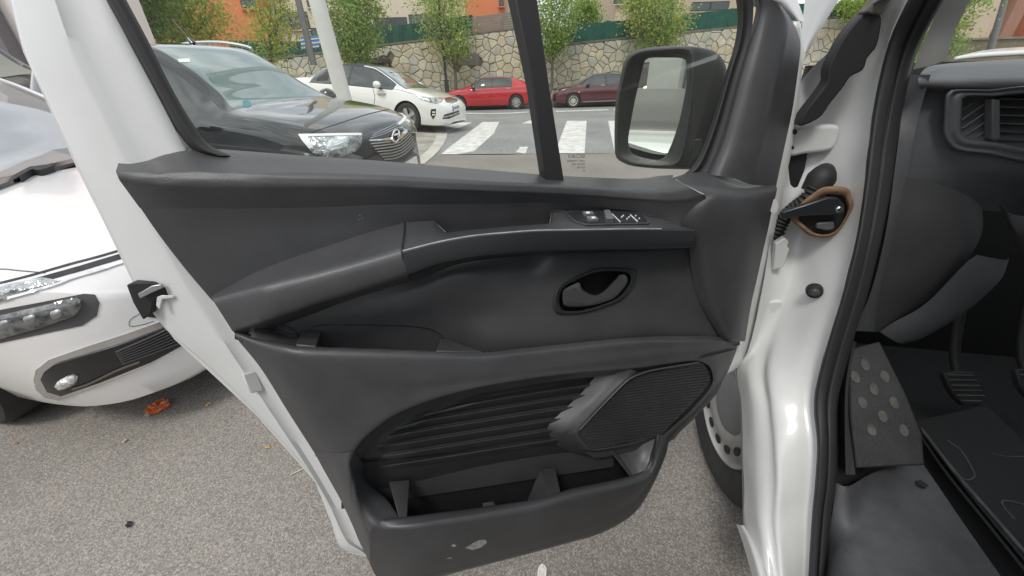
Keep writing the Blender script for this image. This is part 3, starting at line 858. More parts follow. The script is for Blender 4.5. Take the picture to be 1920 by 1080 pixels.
bev_n = [(1200, 700, .080), (1190, 712, .080), (1168, 732, .080), (1133, 768, .080), (1094, 808, .078), (1092, 814, .078), (1096, 822, .078), (1104, 830, .078), (1118, 838, .078), (1178, 828, .078), (1232, 812, .08)]
loft("speaker_bezel", dd([bev_o, bev_m, bev_i, bev_n]), M['trim'], door, n=70, sub=4)

# ---- sail trim in front of the quarter window
sl = [(1410, -12, .004), (1417, 13, .006), (1410, 50, .006), (1383, 140, .006), (1367, 200, .006), (1347, 267, .006), (1324, 326, .010)]
smid = [(1440, -6, .036), (1452, 25, .040), (1448, 60, .042), (1428, 140, .046), (1413, 200, .048), (1394, 270, .050), (1372, 334, .052)]
scr = [(1462, 8, .040), (1478, 42, .042), (1474, 80, .046), (1455, 150, .050), (1442, 210, .054), (1426, 275, .058), (1408, 346, .060)]
sr = [(1480, 30, .020), (1496, 62, .018), (1501, 90, .018), (1494, 150, .018), (1485, 210, .018), (1470, 280, .018), (1455, 350, .020)]
loft("mirror_sail_trim", dd([sl, mixrow(sl, smid, .35, .012), smid, mixrow(smid, scr, .8, .003), scr, mixrow(scr, sr, .3, -.002), sr]), M['trim'], door, n=60, sub=3, smooth_rows=True)
loft("upper_frame", dd([[(1385, -25, -.02), (1400, 0, -.02), (1418, 14, -.015), (1450, 10, .0), (1480, 30, .004)], [(1400, -40, .0), (1425, -20, .005), (1445, -6, .008), (1470, 0, .01), (1502, 40, .01)], [(1420, -60, -.03), (1450, -45, -.03), (1480, -30, -.03), (1495, 0, -.03), (1510, 40, -.03)]]), M['van_white'], door, n=24, sub=3, smooth_rows=True)

# ---- scuffs on the trim
bl_ = bvh_of(lower_pocket)
for poly in ([(846, 1023), (851, 1020), (856, 1023), (851, 1026)], [(872, 1027), (884, 1020), (898, 1013), (911, 1012), (913, 1018), (902, 1026), (886, 1031)], [(838, 1047), (846, 1045), (848, 1048)]):
    decal("scuff_mark", poly, bl_, M['scuff'], door, step=4, lift=0.0004, depth=0.0004)
bu_ = bvh_of(upper_panel)
for cx, cy in ((674, 404), (678, 409), (672, 412)):
    decal("scuff_mark", [(cx - 1.5, cy - 1), (cx + 2, cy - 1), (cx + 1.5, cy + 1.2)], bu_, M['scuff'], door, step=3, lift=0.0004, depth=0.0003)
# ================================================================== mirror on the door (outside, beyond the glass)
HC = D(1232, 203, -0.125)
_hz = math.radians(-106)
HN = np.array([math.cos(_hz) * .985, math.sin(_hz) * .985, 0.12]); HN /= np.linalg.norm(HN)
MIRROR_TARGET = np.array([-1.62, -3.2, 1.26])
def H(x, y, k=0.0):
    return on_plane(x, y, HC + k * HN, HN)
def ringm(pts, k, n=64):
    return [H(x, y, k) for x, y in cat_rom(pts, n, True)]
mo = [(1154, 285), (1155, 200), (1164, 148), (1176, 108), (1200, 94), (1245, 89), (1287, 88), (1299, 100), (1300, 150), (1294, 220), (1283, 280), (1272, 308), (1247, 315), (1190, 311), (1165, 301)]
def scm(k, c=(1232, 203), dx=0, dy=0):
    return [(c[0] + (x - c[0]) * k + dx, c[1] + (y - c[1]) * k + dy) for x, y in mo]
mg = [(1216, 109), (1250, 108), (1281, 110), (1288, 122), (1286, 160), (1281, 192), (1271, 235), (1258, 273), (1247, 292), (1232, 299), (1200, 293), (1184, 285), (1178, 266), (1181, 240), (1190, 190), (1203, 135), (1208, 117)]
mgc = H(1235, 205, -0.030)
view = mgc - CAM; view /= np.linalg.norm(view)
want = MIRROR_TARGET - mgc; want /= np.linalg.norm(want)
MN = want - view; MN /= np.linalg.norm(MN)
mgo = cat_rom(mg, 64, True)
_k0 = int(np.argmin([math.hypot(x - 1154, y - 285) for x, y in mgo]))
mgo = np.roll(mgo, -_k0, axis=0)
moo = cat_rom(mo, 64, True)
pm = [on_plane(x, y, mgc, MN) for x, y in mgo]
inner_lip = [on_plane(1232 + (x - 1232) * 1.015, 203 + (y - 203) * 1.015, mgc + MN * .004, MN) for x, y in mgo]
r1 = [H(x * .5 + a * .5, y * .5 + b * .5, -.012) for (x, y), (a, b) in zip(mgo, moo)]
loft("mirror_housing", [ringm(mo, -0.004), ringm(scm(.985), 0.004), ringm(scm(.945, dx=1), 0.004), r1, inner_lip, [p - MN * .01 for p in inner_lip]], M['mirror_shell'], door, n=64, closed=True, sub=3, smooth_rows=True)
mb1 = [(1153, 286), (1154, 200), (1163, 147), (1175, 106), (1202, 92), (1250, 87), (1298, 88), (1316, 96), (1320, 150), (1316, 220), (1306, 282), (1294, 310), (1252, 316), (1190, 312), (1164, 302)]
mb2 = [(1158, 285), (1160, 200), (1169, 149), (1182, 110), (1212, 93), (1262, 87), (1322, 91), (1351, 107), (1361, 150), (1359, 220), (1347, 280), (1326, 313), (1262, 316), (1196, 310), (1170, 300)]
mb3 = [(1190, 270), (1192, 200), (1202, 155), (1214, 125), (1238, 108), (1280, 100), (1325, 103), (1350, 118), (1357, 155), (1353, 215), (1340, 265), (1318, 296), (1268, 302), (1220, 294), (1200, 284)]
loft("mirror_back_shell", [ringm(mo, -0.004), ringm(mb1, -0.018), ringm(mb2, -0.055), ringm(mb3, -0.095), ringm([(1270 + (x - 1270) * .5, 200 + (y - 200) * .5) for x, y in mb3], -0.115)], M['mirror_shell'], door, n=64, closed=True, sub=4, smooth_rows=True)
tube("mirror_arm", [H(1335, 285, -0.05), D(1352, 282, -0.07), D(1375, 285, -0.03)], [0.035, 0.03, 0.03], M['mirror_shell'], door, seg=16, n=8)
prism("indicator_lens", [H(x, y, -.010) for x, y in [(1300, 262), (1318, 259), (1314, 290), (1297, 302)]], HN * 0.003, mat("smoked_lens", (0.03, 0.035, 0.033), 0.15), door, bev=0.002)
mesh("mirror_glass", pm, [tuple(range(64))], M['mirror'], door, False)
for k_ in range(9):
    q = on_plane(1191 + .3 * k_, 250 + 5 * k_, mgc + MN * .0006, MN)
    u_ = np.cross(MN, (0, 0, 1)); u_ /= np.linalg.norm(u_)
    mesh("mirror_dot", [q - u_ * .0007, q + np.array([0, 0, .0007]), q + u_ * .0007, q - np.array([0, 0, .0007])], [(0, 1, 2, 3)], M['trim'], door, False)

# ================================================================== van body: hinge pillar and sill
def X(px, py, c):
    """pixel -> point on the cross plane (facing back along the van) through c"""
    return on_plane(px, py, c, VA)
def vblock(name, px, b, th, m, bev=.004, curve=False, seg=2):
    px = [tuple(p) for p in (cat_rom(px, 48, True) if curve else px)]
    c = V(np.mean([p[0] for p in px]), np.mean([p[1] for p in px]), b)
    return prism(name, [X(x, y, c) for x, y in px], -VA * th, m, van, bev=bev, seg=seg)
def vv(rows):
    return [[V(*p) for p in r] for r in rows]
M['seal'] = mat("door_opening_rubber", (0.022, 0.022, 0.024), 0.6, bump=0.1, bscale=250, bdist=0.002)
M['interior'] = mat("dark_interior_plastic", (0.060, 0.061, 0.064), 0.5, bump=0.3, bscale=700, var=0.15, vscale=7, bdist=0.002)
M['interior_mid'] = mat("dash_plastic", (0.10, 0.104, 0.110), 0.42, bump=0.3, bscale=800, var=0.1, vscale=7, bdist=0.002)
M['mat_rubber'] = mat("scuffed_floor_rubber", (0.045, 0.046, 0.050), 0.6, bump=0.3, bscale=160, color2=(0.095, 0.098, 0.104), vscale=5, bdist=0.003)
M['gasket'] = mat("aged_brown_foam", (0.16, 0.085, 0.045), 0.85, bump=0.4, bscale=120, color2=(0.24, 0.15, 0.085), vscale=25, bdist=0.004)
M['tyre'] = mat("tyre_rubber", (0.026, 0.025, 0.024), 0.72, bump=0.4, bscale=90, var=0.25, vscale=18, bdist=0.004)
M['rim'] = mat("painted_steel_wheel", (0.40, 0.39, 0.37), 0.38, metal=0.6, var=0.1, vscale=20)
M['ridge'] = mat("worn_grey_ridge", (0.075, 0.075, 0.076), 0.6, var=.3, vscale=40)
M['pillar_cloth'] = mat("pale_pillar_trim", (0.26, 0.255, 0.24), 0.8, bump=0.1, bscale=500, bdist=0.002)

A_ = [(1664, -12, .06), (1608, 30, .05), (1563, 88, .04), (1522, 128, .03), (1496, 165, .02), (1480, 232, .01), (1462, 350, .0), (1444, 450, .0), (1426, 560, .0), (1404, 655, .0), (1382, 694, .0), (1390, 760, .0), (1393, 844, .0), (1395, 930, .0), (1396, 985, .0), (1414, 1090, .0)]
A2 = [(1672, -12, .075), (1620, 32, .07), (1580, 90, .07), (1545, 135, .065), (1520, 175, .06), (1503, 235, .05), (1484, 340, .045), (1466, 440, .04), (1448, 540, .035), (1420, 640, .03), (1404, 694, .008), (1412, 760, .006), (1417, 844, .006), (1421, 930, .006), (1424, 985, .006), (1440, 1090, .006)]
B_ = [(1680, -12, .09), (1634, 40, .09), (1602, 100, .09), (1575, 150, .09), (1552, 195, .09), (1536, 250, .085), (1514, 345, .08), (1494, 440, .075), (1474, 535, .07), (1446, 620, .055), (1432, 694, .034), (1440, 765, .030), (1447, 844, .028), (1449, 925, .027), (1447, 985, .026), (1455, 1090, .025)]
B2 = [(1686, -12, .094), (1644, 45, .10), (1616, 105, .102), (1592, 158, .103), (1572, 205, .103), (1556, 260, .102), (1535, 350, .098), (1515, 440, .094), (1496, 535, .088), (1466, 620, .066), (1443, 690, .034), (1450, 765, .033), (1458, 848, .032), (1460, 925, .032), (1458, 985, .032), (1467, 1090, .032)]
C_ = [(1694, -12, .10), (1660, 52, .115), (1640, 112, .120), (1620, 168, .122), (1604, 225, .122), (1594, 283, .122), (1578, 360, .120), (1560, 440, .117), (1538, 538, .112), (1508, 625, .10), (1490, 695, .085), (1488, 760, .080), (1492, 830, .078), (1490, 905, .078), (1485, 970, .078), (1488, 1090, .078)]
Dd = [(1708, -12, .095), (1674, 58, .112), (1654, 123, .118), (1638, 200, .122), (1629, 270, .124), (1623, 325, .124), (1614, 395, .124), (1602, 462, .122), (1580, 550, .118), (1554, 635, .112), (1531, 718, .108), (1526, 765, .106), (1532, 830, .105), (1528, 905, .105), (1522, 970, .105), (1515, 1090, .105)]
for _k in range(8, len(C_)):
    (xb_, yb_, bb_), (xd_, yd_, bd_), (xc_, yc_, _q) = B2[_k], Dd[_k], C_[_k]
    C_[_k] = (xc_, yc_, bb_ + (bd_ - bb_) * (xc_ - xb_) / (xd_ - xb_) + .002)
body = loft("body", vv([A_, A2, B_, B2, C_, [(x * .25 + a * .75, y * .25 + b_ * .75, .25 * w0 + .75 * w1 + .004) for (x, y, w0), (a, b_, w1) in zip(C_, Dd)], Dd]), M['van_white'], van, n=120, sub=4, smooth_rows=True)
# dents and pressings in the pillar are real relief
md_ = body.modifiers.new("pressing", 'DISPLACE')
tx_ = bpy.data.textures.new("pressing", 'CLOUDS'); tx_.noise_scale = 0.09
md_.texture = tx_; md_.strength = 0.004; md_.mid_level = 0.5; md_.texture_coords = 'LOCAL'
# outer side flange behind the wheel arch, and rocker
loft("wheel_arch_flange", vv([[(1382, 694, .0), (1390, 760, .0), (1393, 844, .0), (1395, 930, .0), (1396, 990, .0)], [(1379, 695, .02), (1387, 760, .02), (1390, 844, .02), (1392, 930, .02), (1393, 990, .02)]]), mat("edge_sealer", (0.42, 0.43, 0.36), 0.6), van, n=30)
loft("rocker", vv([[(1380, 983, -.012), (1390, 1010, -.012), (1402, 1050, -.012), (1413, 1090, -.012)], [(1392, 985, -.012), (1404, 1010, -.012), (1418, 1050, -.012), (1428, 1090, -.012)], [(1396, 985, .004), (1412, 1010, .004), (1428, 1050, .004), (1440, 1090, .004)]]), M['van_white'], van, n=20, sub=3, smooth_rows=True)
# fender beyond the gap, the scuttle
loft("front_fender", [[VY(1499, 110, .30), VY(1503, 60, .32), VY(1511, -20, .34)], [VY(1512, 95, .34), VY(1528, 50, .36), VY(1548, -20, .38)], [VY(1506, 118, .40), VY(1541, 52, .42), VY(1585, -20, .44)]], M['van_white'], van, n=20, sub=5, smooth_rows=True)
# dark hinge cover and pillar gasket
cov = [(1607, 25), (1633, 32), (1631, 67), (1624, 92), (1609, 110), (1602, 132), (1580, 142), (1568, 160), (1542, 193), (1524, 218), (1487, 234), (1492, 213), (1522, 173), (1537, 150), (1537, 131), (1550, 100), (1573, 60)]
vblock("hinge_pillar_cover", cov, .045, .035, M['rubber'], bev=.008, curve=True, seg=3)
vblock("scuttle_gasket", [(1604, 27), (1622, 6), (1640, -14), (1668, -14), (1650, 8), (1634, 33)], .07, .03, mat("weathered_gasket", (0.10, 0.09, 0.08), 0.8, var=.3, vscale=30))
hinge_u = vblock("door_hinge", [(1466, 240), (1500, 234), (1550, 231), (1561, 237), (1559, 252), (1552, 270), (1538, 279), (1500, 284), (1466, 286)], .05, .035, M['van_white'], bev=.008, curve=True, seg=3)
hinge_l = vblock("door_hinge", [(1400, 562), (1430, 556), (1456, 554), (1461, 560), (1457, 576), (1449, 591), (1430, 596), (1400, 598)], .035, .03, M['van_white'], bev=.006, curve=True, seg=3)
for (x, y), r in (((1490, 247), 4.5), ((1486, 277), 3.0)):
    c_ = V(1515, 258, .05) - VA * .0354
    prism("bolt_hole", [X(x + r * math.cos(t), y + r * 1.2 * math.sin(t), c_) for t in np.linspace(0, 6.283, 16, endpoint=False)], -VA * 0.0008, M['black'], hinge_u)
vblock("hinge_gap_shade", [(1473, 282), (1514, 284), (1508, 318), (1494, 352), (1480, 396), (1450, 440), (1440, 440), (1458, 370)], .045, .004, M['black'])  # shade of the gap below the hinge, put in as a black sheet
vblock("loom_connector", [(1449, 452), (1466, 441), (1473, 447), (1470, 456), (1474, 462), (1471, 470), (1464, 494), (1444, 500)], .03, .02, M['van_white'], bev=.002)
# wiring loom: rubber grommet and corrugated hose
tube("loom_grommet", [V(1548, 318, .085), V(1540, 334, .07), V(1524, 360, .06)], [0.018, 0.030, 0.026], M['rubber'], van, seg=20, n=14)
tube("corrugated_hose", [V(1530, 352, .055), V(1512, 374, .045), V(1488, 392, .035), V(1468, 412, .025), V(1452, 448, .02)], 0.0155, M['rubber'], van, seg=14, n=150, ripple=(15, .16))
# check strap in its foam gasket
gk = [(1482, 407), (1497, 386), (1519, 367), (1546, 351), (1587, 353), (1595, 368), (1599, 384), (1590, 407), (1570, 436), (1546, 445), (1519, 441), (1498, 425)]
GC = V(1546, 400, .082)
def gring(k, a, dx=0, dy=0):
    c = (1546, 400)
    return [X(c[0] + (x - c[0]) * k + dx, c[1] + (y - c[1]) * k + dy, GC - VA * a) for x, y in cat_rom(gk, 60, True)]
loft("foam_gasket", [gring(1.02, -.03), gring(1.0, .016), gring(.93, .021), gring(.80, .016, 2, 4), gring(.74, -.01, 2, 5)], M['gasket'], van, n=60, closed=True, sub=2)
mesh("gasket_cup", gring(.84, .004, 2, 4), [tuple(range(60))], M['black'], van, False)
def gprism(name, px, a, th, m, bev=.003):
    return prism(name, [X(x, y, GC - VA * a) for x, y in px], -VA * th, m, van, bev=bev)
gprism("check_strap", [(1462, 394), (1500, 382), (1545, 367), (1566, 368), (1577, 382), (1576, 396), (1550, 399), (1500, 401), (1462, 408)], .016, .016, M['trim_gloss'])
gprism("check_strap_clip", [(1528, 415), (1560, 413), (1560, 426), (1546, 430), (1526, 425)], .006, .012, M['interior_mid'])
lathe("check_strap_bolt", [(0, .006), (.005, .006), (.007, .004), (.007, -.004)], X(1572, 392, GC - VA * .032), -VA, (0, 0, 1), M['steel'], van, seg=12)
bs = V(1527, 545, .092)
bn = -VA * .9 - VB * .35
lathe("bump_stop", [(0, .016), (.006, .0155), (.009, .012), (.0105, .009), (.0125, .009), (.0135, .004), (.0135, -.004)], bs, bn, (0, 0, 1), M['trim'], van, seg=24)
lathe("bump_stop_ring", [(.0125, .010), (.0165, .0085), (.0175, .003), (.0175, -.006)], bs, bn, (0, 0, 1), M['black'], van, seg=24)

# ================================================================== door-opening seal
S1 = Dd
S2 = [(1776, -12, .13), (1734, 66, .16), (1712, 123, .17), (1694, 200, .18), (1682, 270, .185), (1675, 325, .185), (1664, 395, .185), (1650, 462, .18), (1628, 550, .175), (1601, 635, .165), (1578, 718, .155), (1570, 765, .15), (1570, 830, .148), (1568, 905, .146), (1558, 970, .14), (1548, 1090, .135)]
def mr3(a, b, t, db=0.0):
    return [(p[0] * (1 - t) + q[0] * t, p[1] * (1 - t) + q[1] * t, p[2] * (1 - t) + q[2] * t + db) for p, q in zip(a, b)]
loft("door_seal", vv([S1, mr3(S1, S2, .03, -.008), mr3(S1, S2, .14, -.014), mr3(S1, S2, .45, -.014), mr3(S1, S2, .52, -.008), mr3(S1, S2, .60, -.012), mr3(S1, S2, .88, -.010), mr3(S1, S2, 1.0, .0)]), M['seal'], van, n=120, sub=4, smooth_rows=True)

# ================================================================== cabin interior
# inner A-pillar trim
loft("pillar_trim", [[V(1772, -15, .14), V(1740, 60, .17), V(1712, 130, .18)], [V(1800, -15, .20), V(1768, 60, .23), V(1748, 122, .23)], [V(1826, -15, .27), V(1790, 60, .29), V(1774, 112, .29)]], M['pillar_cloth'], van, n=20, sub=4, smooth_rows=True)
# dashboard: top pad, roll, fascia
dl = -0.02
def dash(rows):
    return [[VY(x, y, a) for x, y, a in r] for r in rows]
loft("dashboard", dash([
    [(1752, 122, .26), (1790, 118, .30), (1850, 114, .34), (1960, 108, .40)],
    [(1735, 128, .10), (1790, 125, .12), (1850, 122, .14), (1960, 118, .16)],
    [(1722, 146, .015), (1790, 146, .02), (1850, 146, .02), (1960, 146, .02)],
    [(1722, 156, .0), (1790, 158, .0), (1850, 159, .0), (1960, 160, .0)],
    [(1726, 166, .012), (1790, 169, .012), (1850, 171, .012), (1960, 172, .012)],
    [(1722, 172, .04), (1790, 175, .04), (1850, 177, .04), (1960, 178, .04)],
    [(1712, 200, .035), (1790, 215, .035), (1850, 220, .035), (1960, 225, .035)],
    [(1700, 250, .02), (1770, 280, .015), (1850, 300, .01), (1960, 305, .01)],
    [(1690, 300, .01), (1770, 330, .02), (1850, 350, .04), (1960, 355, .06)],
    [(1675, 360, .0), (1770, 380, .03), (1850, 395, .08), (1960, 400, .14)],
]), M['interior_mid'], van, n=50, sub=4, smooth_rows=True)
loft("dash_end_cap", [[V(1700, 140, .18), V(1690, 220, .185), V(1676, 330, .186), V(1660, 440, .182), V(1632, 550, .176), V(1600, 620, .166)], [VY(1745, 140, .0), VY(1722, 220, .01), VY(1700, 330, .0), VY(1680, 440, .0), VY(1650, 550, .0), VY(1640, 622, .0)]], M['interior_mid'], van, n=30, sub=3)
loft("knee_panel", dash([
    [(1690, 330, .0), (1760, 345, .0), (1820, 370, .02), (1842, 390, .05)],
    [(1672, 420, -.01), (1740, 430, -.015), (1810, 435, .0), (1840, 440, .04)],
    [(1650, 520, -.01), (1710, 510, -.02), (1775, 500, -.01), (1806, 498, .03)],
    [(1622, 590, .0), (1670, 580, -.01), (1712, 570, -.005), (1735, 568, .02)],
    [(1598, 618, .01), (1628, 619, .0), (1650, 622, .0), (1676, 606, .02)],
]), M['interior'], van, n=30, sub=5, smooth_rows=True)
loft("knee_bolster", dash([
    [(1650, 622, .0), (1676, 604, -.005), (1735, 570, -.01), (1806, 498, -.01), (1832, 478, .0)],
    [(1668, 634, -.01), (1700, 618, -.015), (1760, 582, -.015), (1830, 515, -.01), (1862, 484, .0)],
    [(1690, 645, .0), (1730, 632, .0), (1804, 588, .0), (1871, 528, .0), (1890, 488, .01)],
    [(1694, 640, .06), (1735, 628, .06), (1806, 582, .06), (1871, 522, .06), (1890, 482, .06)],
]), M['interior_mid'], van, n=30, sub=4, smooth_rows=True)
loft("column_shroud", dash([
    [(1870, 380, .0), (1884, 392, -.03), (1900, 402, -.03), (1960, 410, -.03)],
    [(1890, 425, .0), (1902, 435, -.03), (1920, 440, -.04), (1960, 445, -.04)],
    [(1895, 470, .02), (1912, 474, .0), (1930, 478, .0), (1960, 480, .0)],
]), M['interior'], van, n=24, sub=4, smooth_rows=True)
# air vent
vo_ = [(1774, 176), (1770, 215), (1769, 250), (1778, 270), (1796, 283), (1850, 290), (1960, 300), (1960, 172), (1850, 168), (1790, 168)]
vi_ = [(1806, 186), (1803, 215), (1802, 244), (1806, 254), (1818, 262), (1860, 266), (1960, 273), (1960, 184), (1860, 181), (1815, 181)]
cov_ = [VY(x, y, .020) for x, y in vo_]
loft("vent_bezel", [[VY(x, y, a) for x, y in vo_] for a in (.022, .0)] + [[VY(x * t + X * (1 - t), y * t + Y * (1 - t), a) for (x, y), (X, Y) in zip(vo_, vi_)] for t, a in ((.85, -.006), (.6, .001), (.35, -.004), (.12, -.004), (0, .004))] + [[VY(x, y, .07) for x, y in vi_]], M['interior_mid'], van, n=60, closed=True, curve=True, sub=2)
mesh("vent_back", [VY(x, y, .055) for x, y in vi_], [tuple(range(len(vi_)))], M['black'], van, False)
for k in range(6):
    y = 184 + 15.5 * k
    prism("vent_slat", [VY(1872, y, .012), VY(1960, y + 2, .012), VY(1960, y + 4, .045), VY(1872, y + 1.5, .045)], np.array([0, 0, -0.002]), M['ridge'], van)
prism("vent_bar", [VY(x, y, .0) for x, y in [(1861, 186), (1876, 187), (1876, 262), (1860, 262)]], VA * 0.02, M['interior_mid'], van, bev=.002)
for k in range(5):
    x0, y0 = 1804, 224 + 17 * (k - 1)
    a, b = (x0, y0), (x0 + 56, y0 - 38)
    if b[1] < 184: b = (a[0] + (a[1] - 186) * 56 / 38, 186)
    if a[1] > 258: a = (x0 + (a[1] - 258) * 56 / 38, 258)
    tube("vent_fin", [VY(a[0], a[1], .02), VY(b[0], b[1], .02)], .0016, M['trim'], van, seg=5)
# footwell: firewall, floor, sill mat
M['carpet'] = mat("darkened_cab_mat", (0.016, 0.016, 0.017), 0.8, bump=0.5, bscale=220, bdist=0.004)  # near black: the deep footwell's darkness is put into the colour
FLOOR_Z = 0.47
box("firewall", v3(0.40, 0.95, 0.85), (1.65, 0.02, 1.0), M['black'], van, rotz=-_va)
prism("cab_floor", [v3(.42, .17, FLOOR_Z - .07), v3(.42, 1.75, FLOOR_Z - .07), v3(-1.05, 1.75, FLOOR_Z - .07), v3(-1.05, .17, FLOOR_Z - .07)], (0, 0, 0.02), M['carpet'], van)
def fl(px, py, z=FLOOR_Z):
    return on_z(px, py, z)
# sill mat from the seal to the carpet edge
loft("sill_mat", [
    [V(1568, 905, .146), V(1560, 968, .142), V(1552, 1030, .137), V(1546, 1100, .132)],
    [V(1590, 912, .165), fl(1590, 985, FLOOR_Z - .018), fl(1588, 1040, FLOOR_Z - .02), fl(1586, 1100, FLOOR_Z - .02)],
    [fl(1630, 890, FLOOR_Z - .005), fl(1640, 950, FLOOR_Z - .01), fl(1650, 1010, FLOOR_Z - .012), fl(1660, 1100, FLOOR_Z - .012)],
    [fl(1680, 872, FLOOR_Z + .002), fl(1700, 925, FLOOR_Z + .0), fl(1730, 1000, FLOOR_Z - .004), fl(1760, 1100, FLOOR_Z - .004)],
    [fl(1728, 866, FLOOR_Z - .004), fl(1765, 920, FLOOR_Z - .004), fl(1820, 1000, FLOOR_Z - .006), fl(1890, 1100, FLOOR_Z - .006)],
], M['mat_rubber'], van, n=50, sub=6, smooth_rows=True)
loft("floor_mat", [[fl(1715, 790, FLOOR_Z + .015), fl(1800, 905, FLOOR_Z + .015), fl(1960, 1100, FLOOR_Z + .015)], [fl(1850, 760, FLOOR_Z + .016), fl(1960, 860, FLOOR_Z + .016), fl(2250, 1050, FLOOR_Z + .016)]], M['carpet'], van, n=30, sub=8)
tube("mat_edge_ridge", [fl(1728, 805, FLOOR_Z + .018), fl(1790, 885, FLOOR_Z + .018), fl(1860, 965, FLOOR_Z + .018), fl(1960, 1080, FLOOR_Z + .018)], .004, M['ridge'], van, seg=8, n=30)
tube("mat_edge_ridge", [fl(1722, 812, FLOOR_Z + .012), fl(1775, 888, FLOOR_Z + .012), fl(1840, 968, FLOOR_Z + .012), fl(1930, 1080, FLOOR_Z + .012)], .003, M['carpet'], van, seg=8, n=30)
tube("mat_relief", [fl(x, y, FLOOR_Z + .016) for x, y in [(1742, 826), (1780, 870), (1806, 898), (1822, 898), (1826, 886), (1802, 846), (1776, 826)]], .0022, M['ridge'], van, seg=6, n=40)
tube("mat_relief", [fl(x, y, FLOOR_Z + .016) for x, y in [(1902, 974), (1878, 944), (1894, 940), (1940, 952)]], .0022, M['ridge'], van, seg=6, n=24)
tube("mat_relief", [fl(x, y, FLOOR_Z + .016) for x, y in [(1860, 850), (1890, 856), (1940, 856)]], .0018, M['ridge'], van, seg=6, n=14)
prism("mat_notch", [fl(x, y, FLOOR_Z + .004) for x, y in [(1716, 903), (1726, 901), (1740, 912), (1734, 916), (1720, 910)]], (0, 0, .003), M['black'], van)
# footrest with worn pads
fr_n = np.array([-0.25, -0.62, 0.74]); fr_n /= np.linalg.norm(fr_n)
fr0 = fl(1660, 862, FLOOR_Z + .07)
def frp(x, y, h=0.0):
    return on_plane(x, y, fr0 + fr_n * h, fr_n)
prism("footrest", [frp(x, y) for x, y in [(1592, 655), (1650, 640), (1700, 740), (1730, 815), (1735, 872), (1606, 878), (1595, 780)]], -fr_n * .10, mat("dark_footrest_rubber", (0.028, 0.029, 0.031), .7, bump=.4, bscale=180, var=.3, vscale=14, bdist=.003), van, bev=.004)
pad = mat("worn_grey_rubber_pad", (0.085, 0.083, 0.076), 0.8, var=.35, vscale=60)
for cx, cy in ((938, 107), (892, 165), (1027, 163), (978, 220), (925, 282), (1070, 283), (1018, 345), (967, 408), (1115, 410)):
    X, Y = 1240 + cx / 2.454, 640 + cy / 2.454
    pts_ = [frp(X + 8.5 * math.cos(t) + 3 * math.sin(t), Y + 11.5 * math.sin(t), .0005) for t in np.linspace(0, 6.283, 18, endpoint=False)]
    prism("footrest_pad", pts_, fr_n * .0015, pad, van, bev=.0005)
loft("kick_panel", [[V(1600, 640, .175), V(1586, 720, .165), V(1584, 800, .16), V(1586, 890, .157)], [V(1606, 640, .30), V(1596, 720, .26), V(1594, 800, .22), V(1604, 890, .19)]], M['interior'], van, n=24, sub=3)
# pedals
def pedal(px, a):
    c = np.mean([VY(x, y, a) for x, y in px], axis=0)
    n = np.array([-0.1, -0.8, 0.6]); n /= np.linalg.norm(n)
    P = [on_plane(x, y, c, n) for x, y in px]
    o = prism("pedal", P, -n * 0.02, M['rubber'], van, bev=.004)
    x0, x1 = min(p[0] for p in px), max(p[0] for p in px)
    for k in range(6):
        y = 703 + k * 9.6
        q0 = np.interp(y, [699, 730, 760], [x0 + 2, x0 + 13, x0 + 36]) + 3
        q1 = np.interp(y, [697, 742, 760], [x0 + 56, x1, x1 - 12]) - 4
        tube("pedal_rib", [on_plane(q0, y, c + n * .001, n), on_plane(q1, y + 1, c + n * .001, n)], .0022, M['ridge'], o, seg=6)
    tube("pedal_arm", [c - n * .015, c - n * .04 + np.array([0, .05, .10]), c + np.array([.02, .18, .32])], .012, M['black'], van, seg=8, n=10)
pedal([(1770, 699), (1796, 696), (1825, 697), (1839, 707), (1848, 728), (1851, 744), (1839, 760), (1808, 761), (1792, 744), (1782, 728)], .05)
pedal([(1906, 693), (1930, 690), (1955, 691), (1968, 700), (1974, 720), (1977, 736), (1966, 752), (1938, 752), (1924, 738), (1914, 722)], .05)

# ================================================================== van front wheel
wc0 = V(1336, 800, 0.055)
WZ = 0.335
wc = on_plane(1332, 806, VO + 0.06 * VB, VB); wc = np.array([wc[0], wc[1], WZ]) - VA * .05
wax = -VB * math.cos(math.radians(6)) - VA * math.sin(math.radians(6))
lathe("front_tyre", [(.205, -.20), (.24, -.215), (.29, -.215), (.322, -.20), (.335, -.175), (.337, -.165), (.334, -.16), (.337, -.155), (.338, -.115), (.334, -.11), (.338, -.105), (.338, -.07), (.334, -.065), (.337, -.06), (.335, -.03), (.325, -.008), (.305, .004), (.28, .007), (.25, .004), (.228, -.002), (.214, -.008), (.209, -.02)], wc, wax, (0, 0, 1), M['tyre'], van, seg=72)
rimo = lathe("wheel_rim", [(.213, -.008), (.210, .001), (.204, .002), (.198, -.006), (.193, -.03), (.188, -.035), (.180, -.028), (.165, -.012), (.150, -.002), (.135, .002), (.120, -.002), (.105, -.012), (.09, -.02)], wc, wax, (0, 0, 1), M['rim'], van, seg=72)
lathe("wheel_hub_cap", [(.105, -.014), (.10, -.006), (.07, .004), (.03, .008), (0, .008)], wc, wax, (0, 0, 1), mat("grey_hub_cap", (0.16, 0.16, 0.16), .5), van, seg=40)
sd_ = np.cross(wax, (0, 0, 1)); sd_ /= np.linalg.norm(sd_)
upv = np.cross(sd_, wax)
for k in range(14):
    t = 2 * math.pi * (k + .3) / 14
    c = wc + .158 * (math.cos(t) * upv + math.sin(t) * sd_) + wax * -.004
    e1 = math.cos(t) * upv + math.sin(t) * sd_; e2 = -math.sin(t) * upv + math.cos(t) * sd_
    prism("rim_hole", [c + .014 * math.cos(u) * e1 + .020 * math.sin(u) * e2 + wax * .003 for u in np.linspace(0, 6.283, 14, endpoint=False)], wax * .0035, M['black'], rimo)
